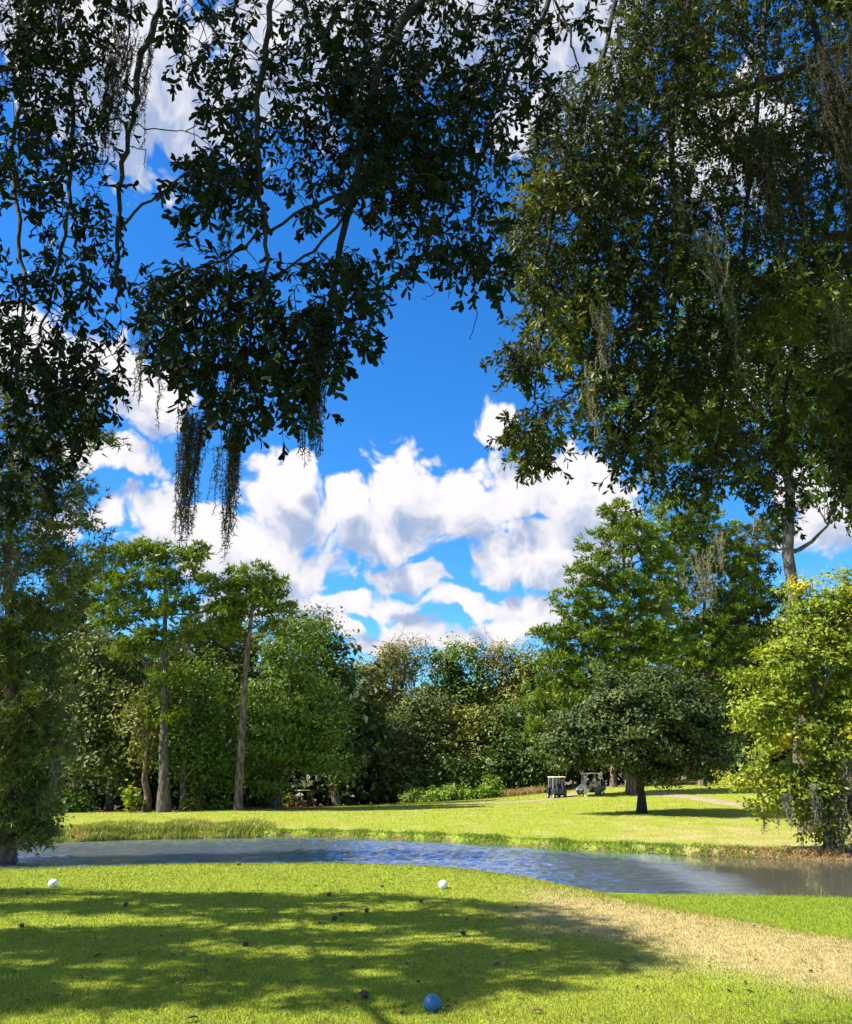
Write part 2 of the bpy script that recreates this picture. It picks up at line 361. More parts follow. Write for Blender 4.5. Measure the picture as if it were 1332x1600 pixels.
# ------------------------------------------------------------------ terrain
WZ = -2.3
def sstep(x, a, b):
    t = np.clip((x - a) / (b - a), 0, 1); return t * t * (3 - 2 * t)
def seg_dist(px, py, poly, closed):
    P = np.asarray(poly, float); n = len(P); best = np.full(px.shape, 1e9)
    for i in range(n if closed else n - 1):
        a, b = P[i], P[(i + 1) % n]; d = b - a; L = (d ** 2).sum()
        t = np.clip(((px - a[0]) * d[0] + (py - a[1]) * d[1]) / L, 0, 1)
        best = np.minimum(best, np.hypot(px - a[0] - t * d[0], py - a[1] - t * d[1]))
    return best
def inside(px, py, poly):
    P = np.asarray(poly, float); r = np.zeros(px.shape, bool); n = len(P)
    for i in range(n):
        x0, y0 = P[i]; x1, y1 = P[(i + 1) % n]
        if y0 == y1: continue
        c = ((y0 > py) != (y1 > py)) & (px < (x1 - x0) * (py - y0) / (y1 - y0) + x0); r ^= c
    return r
def smooth_poly(P, k=2):
    P = [np.array(p, float) for p in P]
    for _ in range(k):
        Q = [P[0]]
        for a, b in zip(P[:-1], P[1:]): Q += [a * .75 + b * .25, a * .25 + b * .75]
        P = Q + [P[-1]]
    return P
# brink of the raised tee, read off the photo's crest line at turf level
brink = smooth_poly([(-80, 17), (-30, 15.2), (-14, 14.6)] + [tuple(gp(x, y, 0)[:2] - (0, .45)) for x, y in
         ((0, 1358), (150, 1350), (300, 1346), (450, 1346), (600, 1349), (690, 1355), (760, 1366), (830, 1380), (900, 1394), (1000, 1414), (1150, 1443), (1332, 1470))] + [(6.3, 5.6), (11, 1), (24, -14), (40, -40)])
tee_poly = [tuple(p) for p in brink] + [(-80, -60)]
# pond outline at water level
far_px = ((-250, 1322), (0, 1318), (70, 1317), (200, 1312), (400, 1309), (520, 1310), (600, 1313), (680, 1316), (750, 1320), (830, 1325), (900, 1330), (1000, 1334), (1100, 1338), (1200, 1341), (1260, 1344), (1332, 1345))
far_shore = [tuple(gp(x, y, WZ)[:2]) for x, y in far_px]
near_px = ((1332, 1415), (1250, 1413), (1150, 1411), (1050, 1409), (950, 1405))
near_shore = [tuple(gp(x, y, WZ)[:2]) for x, y in near_px]
pond = smooth_poly(far_shore + [(26, 37.5), (40, 36), (42, 27), (28, 25)] + near_shore + [(3, 27), (-3, 27.5), (-10, 28.5), (-14.5, 31), (-16.4, 35), (-19.5, 38.5), (-28, 41), (-40, 44)] + [far_shore[0]], 2)
pond = [tuple(p) for p in pond[:-1]]
ctrl = [(-400, 1284, 58), (-100, 1279, 60), (100, 1275, 61), (250, 1270, 64), (372, 1266, 66), (476, 1262.5, 96), (560, 1258, 106), (680, 1253, 106),
        (780, 1247, 100), (868, 1247.5, 79), (925, 1242.5, 77), (1003, 1271, 58), (985, 1229, 86), (1035, 1222, 92), (1110, 1217, 96),
        (1180, 1222, 88), (1105, 1250, 70), (1250, 1296, 50), (1600, 1270, 60), (1500, 1225, 90), (1400, 1195, 130), (666, 1240, 150), (0, 1252, 140), (-400, 1250, 140), (250, 1262, 90)]
CP = np.array([at(*c) for c in ctrl] + [(x, y + .8, -1.95) for x, y in far_shore[1:]] + [(-300, 200, -2), (0, 300, 0), (300, 200, 3), (-400, 30, -1.5), (400, 30, 0), (60, 45, -1.5), (-60, 48, -1.8), (0, 1500, 0), (1500, 500, 0), (-1500, 500, 0)])
def _rbf():
    n = len(CP); d = np.hypot(CP[:, None, 0] - CP[None, :, 0], CP[:, None, 1] - CP[None, :, 1])
    A = np.zeros((n + 1, n + 1)); A[:n, :n] = d + np.eye(n) * .3; A[n, :n] = 1; A[:n, n] = 1
    return np.linalg.solve(A, np.append(CP[:, 2], 0))
RW = _rbf()
def zfar(x, y):
    r = np.full(np.shape(x), RW[-1])
    for w, c in zip(RW[:-1], CP): r = r + w * np.hypot(x - c[0], y - c[1])
    return r
def wob(x, y):
    return .10 * np.sin(x * .9 + 1.3 * np.sin(y * .7)) + .07 * np.sin(x * 2.3 + y * 1.7) + .05 * np.sin(x * 5.1 - y * 2.9)
def height(x, y):
    x = np.asarray(x, float); y = np.asarray(y, float)
    dt = seg_dist(x, y, brink, False) * np.where(inside(x, y, tee_poly), -1, 1)
    dp = seg_dist(x, y, pond, True) * np.where(inside(x, y, pond), -1, 1) + wob(x, y) * .8
    land = np.where(y > 33, zfar(x, y), -2.02)
    land = land * sstep(y, 33, 37) + (-2.02) * (1 - sstep(y, 33, 37))
    lowb = np.minimum(land, WZ + .12 + .08 * dp) if False else land
    bank = WZ - .35 + (lowb - WZ + .35) * sstep(dp, -.25, .45)          # cut bank
    bed = WZ - .35 - 1.0 * sstep(-dp, 0, 5)
    z = np.where(dp > -.25, bank, bed)
    tee = -sstep(dt, 0, 7.0)
    tz = 0.018 * np.sin(x * .6 + 1) * np.sin(y * .5) + .006 * np.sin(x * 2.7) * np.sin(y * 2.1)
    drop = -sstep(dt, 0, 7.0)
    zt = tz + drop * (tz - np.minimum(z, -1.6) if False else 1) * 2.02
    return np.where(dt < 7.0, np.where(dp < 1.0, np.maximum(z, zt) if False else z * sstep(dt, 5.5, 7) + zt * (1 - sstep(dt, 5.5, 7)), zt), z), dt, dp
def hz(x, y):
    return float(height(np.array([x]), np.array([y]))[0][0])
def axis_lines(parts):
    out = []
    for a, b, s in parts: out += list(np.arange(a, b, s))
    return np.array(out)
def build_ground():
    xs = axis_lines([(-1600, -400, 200), (-400, -100, 40), (-100, -40, 6), (-40, -24, 1.2), (-24, 24, .4), (24, 48, 1.0), (48, 110, 6), (110, 400, 40), (400, 1601, 200)])
    ys = axis_lines([(-300, -60, 60), (-60, -6, 6), (-6, 5, 1.0), (5, 24, .4), (24, 54, .28), (54, 112, 1.2), (112, 200, 8), (200, 600, 50), (600, 2001, 200)])
    X, Y = np.meshgrid(xs, ys); Z, dt, dp = height(X.ravel(), Y.ravel())
    x, y = X.ravel(), Y.ravel()
    V = np.stack([x, y, Z], 1)
    nx, ny = len(xs), len(ys); i = (np.arange(ny - 1)[:, None] * nx + np.arange(nx - 1)[None, :])
    Q = np.stack([i, i + 1, i + nx + 1, i + nx], -1).reshape(-1, 4)
    me = mesh_np('ground', V, Q, smooth=True, vcol=zones(x, y, dt, dp)); me.materials.append(M['turf'])
    tag(link(bpy.data.objects.new('ground', me)), kind='structure')
path_line = smooth_poly([tuple(at(px, py, Y)[:2]) for px, py, Y in ((700, 1262, 76), (800, 1257, 74), (850, 1250, 77), (885, 1241, 80), (930, 1232, 88), (1000, 1226, 90))], 2)
path_line2 = smooth_poly([tuple(at(px, py, Y)[:2]) for px, py, Y in ((1020, 1239, 78), (1060, 1243, 74), (1110, 1249, 70), (1165, 1260, 64), (1260, 1268, 60), (1400, 1275, 58))], 2)
def zones(x, y, dt, dp):
    """dry / lush / dirt, as the turf really is: worn dry shoulder of the tee, lush wet bench and banks"""
    dry = np.full(x.shape, .06); lush = np.zeros(x.shape); dirt = np.zeros(x.shape)
    on = dt < 7
    sh = np.exp(-((dt + .5) / 1.35) ** 2) * sstep(x, .2, 2.6) * (y < 16)                 # dry right shoulder
    dry = np.where(on, dry + .85 * sh, dry)
    dry = np.where(on, dry + .30 * np.exp(-((x - .9) ** 2 / 1.6 + (y - 9.6) ** 2 / 2.4)) + .2 * np.exp(-((x - 1.) ** 2 / 1.2 + (y - 7.2) ** 2 / .8)), dry)
    dry = np.where((dt > .6) & (y < 22), .05, dry)
    lush = np.where((dt > 2.5) & (y < 30), .75, lush)
    lush = np.where(on & (x < 0), .25, lush); lush = np.where(on & (x > 2.2) & (y < 7.6), .5, lush)
    far = y > 33
    lush = np.where(far, .9 * np.exp(-(dp / 1.6) ** 2) * (1 - sstep(x, 12, 17)), lush)
    dry = np.where(far, .34 + .22 * sstep(x, 7, 14) * np.exp(-((y - 44) / 9) ** 2), dry)
    dirt = np.where(far & (dp < 1.4) & (x > 14), .75 * sstep(x, 14, 17), dirt)
    dirt = np.where(far & (dp < .35), .6, dirt)
    dirt = np.where((y > 84) & (x > 17), .8 * sstep(y, 86, 94), dirt)
    dirt = np.where((y > 66) & (x < -9 + (y - 66) * .1) & far, np.maximum(dirt, .8 * sstep(y, 66, 70)), dirt)
    d2 = np.hypot((x - 16.8) / 6, (y - 57.5) / 3.2); dirt = np.where(far, np.maximum(dirt, .45 * (1 - sstep(d2, .3, 1))), dirt)
    return np.stack([dry, lush, dirt, np.ones_like(dry)], 1)
build_ground()
def build_pond():
    xs = axis_lines([(-60, -26, 4), (-26, 20, .17), (20, 61, 3)]); ys = axis_lines([(20, 25, 1.), (25, 50, .115), (50, 53, 1.)])
    X, Y = np.meshgrid(xs, ys); x, y = X.ravel(), Y.ravel(); rng = np.random.default_rng(17); z = np.zeros(x.size)
    for k in range(16):                                   # wind ripples; the lee side at the right lies calm
        lam = rng.uniform(.36, .85); a = rng.normal(math.radians(-80), .55); q = 2 * math.pi / lam
        z += .105 / q * np.sin(q * (x * math.cos(a) + y * math.sin(a)) + rng.uniform(0, 6.28) + .8 * np.sin(x * .31 + k) + .8 * np.sin(y * .43 + 2 * k))
    z *= (1 - .96 * sstep(x + 1.5 * np.sin(y * .5), 8., 11.5)) * (.75 + .25 * np.sin(x * .35 + y * .2))
    n = len(xs); i = (np.arange(len(ys) - 1)[:, None] * n + np.arange(n - 1)[None, :]); Q = np.stack([i, i + 1, i + n + 1, i + n], -1).reshape(-1, 4)
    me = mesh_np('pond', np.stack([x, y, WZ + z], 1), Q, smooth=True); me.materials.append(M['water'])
    tag(link(bpy.data.objects.new('pond', me)), kind='structure')
build_pond()
def ribbon(name, line, w, mat, lift=.03):
    P = np.array(line); t = np.gradient(P, axis=0); t /= np.linalg.norm(t, axis=1)[:, None]; nrm = np.stack([-t[:, 1], t[:, 0]], 1)
    rng = np.random.default_rng(3); k = 7
    offs = np.linspace(-1, 1, k); V = []
    for p, q in zip(P, nrm):
        ww = w * (1 + rng.normal() * .06)
        for o in offs:
            x, y = p + q * o * ww / 2; V.append((x, y, hz(x, y) + lift - (.05 if abs(o) == 1 else 0)))
    n = len(P); Q = [(i * k + j, i * k + j + 1, (i + 1) * k + j + 1, (i + 1) * k + j) for i in range(n - 1) for j in range(k - 1)]
    me = mesh_np(name, V, Q, smooth=True); me.materials.append(mat)
    return tag(link(bpy.data.objects.new(name, me)), kind='structure')
M['path'] = simple('path_dirt', (.30, .225, .16), .95, noise=.25, scale=1.5, bump=.4)
ribbon('cart_path', path_line, 2.6, M['path'])
ribbon('cart_path', path_line2, 2.2, M['path'])

# ------------------------------------------------------------------ grass (uncountable)
def blades(name, P, h, w, lean, seed, mat, zone=True, curve=False):
    rng = np.random.default_rng(seed); n = len(P)
    a = rng.uniform(0, 2 * math.pi, n); side = np.stack([np.cos(a), np.sin(a), np.zeros(n)], 1)
    la = rng.uniform(0, 2 * math.pi, n); le = np.abs(rng.normal(0, lean, n))
    tip = np.stack([np.cos(la) * le, np.sin(la) * le, np.ones(n)], 1); tip /= np.linalg.norm(tip, axis=1)[:, None]
    h = np.broadcast_to(h, (n,)) * rng.uniform(.55, 1.25, n); w = np.broadcast_to(w, (n,)) * rng.uniform(.7, 1.3, n)
    if curve:
        mid = P + tip * (h * .55)[:, None]; tp = mid + (tip + np.stack([np.cos(la), np.sin(la), -.3 + 0 * la], 1) * .5) * (h * .5)[:, None]
        V = np.stack([P - side * w[:, None] / 2, P + side * w[:, None] / 2, mid - side * w[:, None] * .4, mid + side * w[:, None] * .4, tp], 1).reshape(-1, 3)
        i = np.arange(n)[:, None] * 5
        var = rng.uniform(0, 1, n)
        me = mesh_np(name, V, i + np.array([0, 1, 3, 2]), i + np.array([2, 3, 4]), np.concatenate([var, var]))
    else:
        V = np.stack([P - side * w[:, None] / 2, P + side * w[:, None] / 2, P + tip * h[:, None]], 1).reshape(-1, 3)
        vc = None
        if zone:
            _, dt, dp = height(P[:, 0], P[:, 1]); vc = np.repeat(zones(P[:, 0], P[:, 1], dt, dp), 3, 0)
        me = mesh_np(name, V, None, np.arange(3 * n).reshape(-1, 3), rng.uniform(0, 1, n), vcol=vc)
    me.materials.append(mat)
    return link(bpy.data.objects.new(name, me))
def tee_grass():
    rng = np.random.default_rng(11)
    n = 640000
    y = 5.3 + (rng.uniform(0, 1, n) ** 1.5) * 12.5; x = rng.uniform(-.56, .56, n) * (y + 1.2)
    z, dt, dp = height(x, y); k = (dt < 1.2) & (rng.uniform(0, 1, n) < .62)
    P = np.stack([x, y, z - .003], 1)[k]; d = P[:, 1]
    tall = .85 + .5 * sstep(-P[:, 1], -7.4, -6) 
    tag(blades('tee_grass', P, .027 * tall * (d / 7) ** .3, .0046 * (d / 6) ** 1.0, .75, 12, M['blade']), 'mown turf of short grass blades covering the raised tee', 'grass', kind='stuff')
    n = 90000
    y = 17 + rng.uniform(0, 1, n) * 9.5; x = rng.uniform(2, 15, n); z, dt, dp = height(x, y); k = (dt > 1.) & (dp > .15) & (x < y * .56 + 1)
    P = np.stack([x, y, z - .003], 1)[k]
    tag(blades('bench_grass', P, .06, .012, .5, 13, M['blade']), 'lush green grass on the low bench beside the near water edge', 'grass', kind='stuff')
    # wiry far meadow
    n = 140000
    y = 44 + rng.uniform(0, 1, n) ** 1.3 * 60; x = rng.uniform(-.5, .5, n) * y * 1.05; y = y - 9 * sstep(x, 2, 12); z, dt, dp = height(x, y); k = (dp > .4)
    P = np.stack([x, y, z - .01], 1)[k]
    tag(blades('fairway_grass', P, .075 * (P[:, 1] / 45) ** .5, .022 * (P[:, 1] / 45), .6, 14, M['blade']), 'sunlit yellow green fairway grass beyond the pond', 'grass', kind='stuff')
tee_grass()
def shore_grass():
    rng = np.random.default_rng(21); S = np.array(far_shore)
    def along(px0, px1, n, d0, d1):
        P = np.array([gp(x, y, WZ)[:2] for x, y in far_px]); px = np.array([p[0] for p in far_px])
        q = rng.uniform(px0, px1, n); x = np.interp(q, px, P[:, 0]); y = np.interp(q, px, P[:, 1]) + rng.uniform(d0, d1, n)
        z = height(x, y)[0]; return np.stack([x, y, np.maximum(z, WZ) - .02], 1), q
    P, q = along(66, 440, 16000, -.3, 3.4)
    k = rng.uniform(0, 1, len(q)) < (1 - sstep(q, 300, 440)) * (.35 + .65 * (np.sin(P[:, 0] * 1.9) * np.sin(P[:, 0] * .63 + P[:, 1]) > -.45)); P = P[k]
    tag(blades('reeds', P, .52 * (.85 + .2 * np.sin(P[:, 0] * 1.7)), .045, .22, 22, M['reed'], curve=True), 'tall yellow green reeds and grasses along the left far bank', 'reeds', kind='stuff')
    P, q = along(300, 1260, 19000, -.15, 1.1); k = rng.uniform(0, 1, len(q)) < sstep(q, 300, 430) * (1 - sstep(q, 1060, 1260)) * (.35 + .65 * (np.sin(P[:, 0] * 2.3 + np.sin(P[:, 0] * .7) * 2) > -.5)); P = P[k]
    tag(blades('bank_grass', P, .20 * (.8 + .5 * np.sin(P[:, 0] * 3.1) * np.sin(P[:, 0] * 1.13)), .035, .6, 23, M['lush_blade'], curve=True), 'bright green fringe of grass on the far bank lip', 'grass', kind='stuff')
    P, q = along(1060, 1330, 3600, -.1, .8); P = P[rng.uniform(0, 1, len(q)) < sstep(q, 1060, 1240)]
    tag(blades('dry_bank_grass', P, .13, .04, .8, 24, M['dry_blade'], curve=True), 'rusty dry grass on the far bank below the yellow tree', 'grass', kind='stuff')
    # dry meadow edge at the foot of the centre wood
    n = 5000; px = rng.uniform(770, 850, n); Y = rng.uniform(96, 103, n); x = np.array([ray(a, 1245)[0] for a in px]) * Y
    P = np.stack([x, Y, height(x, Y)[0]], 1)
    tag(blades('meadow_edge_grass', P, .8, .06, .4, 25, M['dry_blade'], curve=True), 'tawny long grass at the foot of the centre wood', 'grass', kind='stuff')
    n = 14; P = np.tile(gp(1290, 1413, WZ), (n, 1)) + rng.normal(0, .05, (n, 3)) * (1, 1, 0) 
    tag(blades('shore_sprig', P, .42, .02, .5, 26, M['reed'], curve=True), 'small pale sprig at the near water edge on the right', 'plant')
shore_grass()

# ------------------------------------------------------------------ far trees
def unit(v): return v / (np.linalg.norm(v, axis=-1, keepdims=True) + 1e-9)
def lobe_world(lobes, Y):
    out = []
    for L in lobes:
        px, py, rx, ry = L[:4]; dY = L[4] if len(L) > 4 else 0.
        c = at(px, py, Y + dY); m = mpp(c); out.append((c, np.array((rx * m, .5 * (rx + ry) * m if rx < 2.2 * ry else rx * m * .8, ry * m)), rx * ry))
    return out
def clumps_of(lobes, rng, per_px, inner=.35):
    C, Rr, O = [], [], []
    for c, r, area in lobes:
        n = max(3, int(area * per_px)); v = unit(rng.normal(size=(n, 3))); rad = rng.uniform(inner, 1.0, n) ** .6
        p = c + v * r * rad[:, None]; C.append(p); O.append(v); Rr.append(np.tile(r, (n, 1)))
    return np.concatenate(C), np.concatenate(O), np.concatenate(Rr)
def leaf_cloud(C, O, n_leaf, spread, size, rng, up=.7, rnd=.6, aspect=.55, flat=.65):
    n = len(C); k = rng.integers(0, n, n_leaf)
    off = rng.normal(size=(n_leaf, 3)) * spread[k][:, None] if np.ndim(spread) else rng.normal(size=(n_leaf, 3)) * spread
    off[:, 2] *= flat
    p = C[k] + off
    nr = unit(O[k] * .75 + unit(off) * .35 + np.array((0, 0, up)) + rng.normal(size=(n_leaf, 3)) * rnd)
    t = unit(np.cross(nr, rng.normal(size=(n_leaf, 3)))); s = np.cross(nr, t)
    L = size * rng.uniform(.6, 1.4, n_leaf)[:, None]; W = L * aspect * rng.uniform(.8, 1.2, n_leaf)[:, None]
    V = np.stack([p - t * L / 2, p + s * W / 2 + nr * L * .08, p + t * L / 2, p - s * W / 2 + nr * L * .08], 1).reshape(-1, 3)
    base = rng.uniform(0, 1, n); var = np.clip(base[k] * .55 + rng.uniform(0, 1, n_leaf) * .45, 0, 1)
    return V, np.arange(4 * n_leaf).reshape(-1, 4), var
def bend(a, b, rng, k=.12, n=5, lift=0.):
    t = np.linspace(0, 1, n)[:, None]; a, b = np.asarray(a), np.asarray(b); d = np.linalg.norm(b - a)
    off = rng.normal(size=3) * d * k; off[2] += lift * d
    return a + (b - a) * t + off * (np.sin(t * math.pi)) + rng.normal(size=(n, 3)) * d * .02 * np.sin(t * math.pi)
def trunk_path(base, top, r0, rng, n=9, wob_=.012):
    t = np.linspace(0, 1, n)[:, None]; H = np.linalg.norm(np.asarray(top) - base)
    P = np.asarray(base) + (np.asarray(top) - base) * t + np.concatenate([np.zeros((1, 3)), rng.normal(size=(n - 1, 3)) * H * wob_ * (1, 1, 0)])
    P[0, 2] -= .25
    R = r0 * (1 - .8 * t[:, 0]); R[0] *= 1.45; 
    return P, R
def broadleaf(label, base, Y, lobes, leaf='broad_green', size=.32, cover=2.6, trunk_r=.28, bark='grey_bark', seed=1, limbs=9, per_px=.012, spread=.75, group=None, name='broadleaf_tree', cat='tree', flat=.65, up=.7, aspect=.55, upright=False):
    """base = photo px, py of the trunk foot (py None: on the terrain)"""
    rng = np.random.default_rng(seed)
    a, _ = ray(base[0], base[1] or 1262); B = np.array((a * Y, Y, 0.)); B[2] = hz(B[0], B[1]) - .05
    root = empty(name, B, label, cat, group)
    W = lobe_world(lobes, Y); C, O, R_ = clumps_of(W, rng, per_px)
    ztop = max(c[2] + r[2] * .5 for c, r, _ in W); cc = sum(c * a for c, _, a in W) / sum(a for _, _, a in W)
    P, R = trunk_path(B, np.array((cc[0], cc[1], ztop)) if not upright else np.array((B[0], B[1] + .2, ztop)), trunk_r, rng, wob_=.012 if not upright else .004)
    mb = MB().tube(P, R, 9); mb.build('trunk', M[bark], root, True, B)
    mb = MB(); sel = rng.permutation(len(C))[:limbs]
    for i in sel:
        e = C[i]; t = np.clip((e[2] - B[2]) / (P[-1, 2] - B[2]) * .75, .18, .92); s = P[int(t * (len(P) - 1))]; rr = R[int(t * (len(P) - 1))]
        mb.tube(bend(s, e, rng, .1, 6, .06), np.linspace(rr * .55, .015, 6), 5)
    mb.build('limbs', M[bark], root, True, B)['kind'] = 'stuff'
    m = mpp(cc); px_area = sum(a for _, _, a in W) * math.pi * .8; leaf_px = size * size * aspect * .5 / (m * m)
    n = int(cover * px_area / leaf_px * 1.0); n = min(n, 46000)
    V, Q, var = leaf_cloud(C, O, n, spread, size, rng, up=up, flat=flat, aspect=aspect)
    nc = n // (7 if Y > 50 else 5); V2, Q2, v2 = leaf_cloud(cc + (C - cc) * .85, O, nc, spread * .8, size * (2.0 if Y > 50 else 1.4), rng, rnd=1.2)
    mb = MB().add(V, Q, qv=var).add(V2, Q2, qv=v2 * .15); mb.build('crown', M[leaf], root, False, B)  # inner leaf cards get a dark tint, painting shade inside the crown
    return root
def pine(label, base, Y, top, pads, leaf='pine_green', trunk_r=.3, bark='pine_bark', seed=1, tuft=.46, dens=.28, needles=6, group=None, stubs=6, via=None, min_sub=2, nw=.12, ps=1.):
    """base/top = photo px, py; pads = flattened needle masses, each carried by its own limb"""
    rng = np.random.default_rng(seed)
    B = at(base[0], base[1], Y); B[2] = hz(B[0], B[1]) - .05
    root = empty('pine_tree', B, label, 'tree', group)
    T = at(top[0], top[1], Y)
    if via is None: P, R = trunk_path(B, T, trunk_r, rng, 10, .006)
    else:
        K = [B] + [at(x, y, Y) for x, y in via] + [T]; K = np.array(smooth_poly(K, 2)); P = K.copy(); P[0, 2] -= .25; t = np.linspace(0, 1, len(P)); R = trunk_r * (1 - .8 * t); R[0] *= 1.4
    MB().tube(P, R, 10).build('trunk', M[bark], root, True, B)
    W = lobe_world([(p[0], p[1], p[2] * 1.28 * ps, p[3] * 1.35 * ps) for p in pads], Y); lim = MB(); VV = MB()
    def on_trunk(z): 
        i = int(np.argmin(np.abs(P[:, 2] - z))); return P[i], R[i]
    for c, r, area in W:
        D = np.linalg.norm(c[:2] - B[:2]); s, rr = on_trunk(c[2] - .35 * D - .3 * r[2]); 
        path = bend(s, c, rng, .06, 7, -.05); lim.tube(path, np.linspace(min(rr * .55, .16), .03, 7), 5)
        n = max(12, int(area * dens)); v = unit(rng.normal(size=(n, 3)) + (0, 0, .25)); rad = rng.uniform(.15, 1, n) ** .5
        # needle tufts sit in small bunches on twigs
        nb = max(4, n // 9); cb = c + unit(rng.normal(size=(nb, 3))) * r * (rng.uniform(.2, 1, nb) ** .5)[:, None]
        kk = rng.integers(0, nb, n); p = cb[kk] + rng.normal(size=(n, 3)) * (.30, .30, .16)
        for j in rng.permutation(nb)[:max(min_sub, nb // 2)]:
            lim.tube(bend(path[4], cb[j], rng, .08, 4), np.linspace(.035, .012, 4), 4)
        ax = unit(unit(p - c) * .7 + (0, 0, .55) + rng.normal(size=(n, 3)) * .35)
        q = np.repeat(np.arange(n), needles); d = unit(ax[q] * .75 + rng.normal(size=(len(q), 3)) * .62)
        L = tuft * rng.uniform(.6, 1.15, len(q))[:, None]; s2 = unit(np.cross(d, rng.normal(size=(len(q), 3)))) * tuft * nw
        o = p[q]
        V = np.stack([o - s2, o + s2, o + d * L], 1).reshape(-1, 3)
        bv = rng.uniform(0, 1, nb)[kk] * .6 + rng.uniform(0, .4, n)
        VV.add(V, T=np.arange(3 * len(q)).reshape(-1, 3), tv=bv[q])
        nc = int(n * 1.3); o = cb[rng.integers(0, nb, nc)] + rng.normal(size=(nc, 3)) * (.28, .28, .14); d = unit(rng.normal(size=(nc, 3))); s2 = unit(np.cross(d, rng.normal(size=(nc, 3)))) * tuft * min(.26, nw * 2.2)   # inner sprays, coloured dark to stand in for shade
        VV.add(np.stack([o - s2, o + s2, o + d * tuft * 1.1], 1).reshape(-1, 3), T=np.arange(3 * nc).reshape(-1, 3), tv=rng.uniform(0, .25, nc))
    for _ in range(stubs):      # dead snags on the lower trunk
        i = rng.integers(len(P) // 5, len(P) - 2); a = rng.uniform(0, 6.28); L = rng.uniform(.5, 1.8)
        e = P[i] + np.array((math.cos(a) * L, math.sin(a) * L, rng.uniform(-.2, .5))); lim.tube(bend(P[i], e, rng, .1, 4), np.linspace(.05, .012, 4), 4)
    lim.build('limbs', M[bark], root, True, B)['kind'] = 'stuff'
    VV.build('crown', M[leaf], root, False, B)
    return root

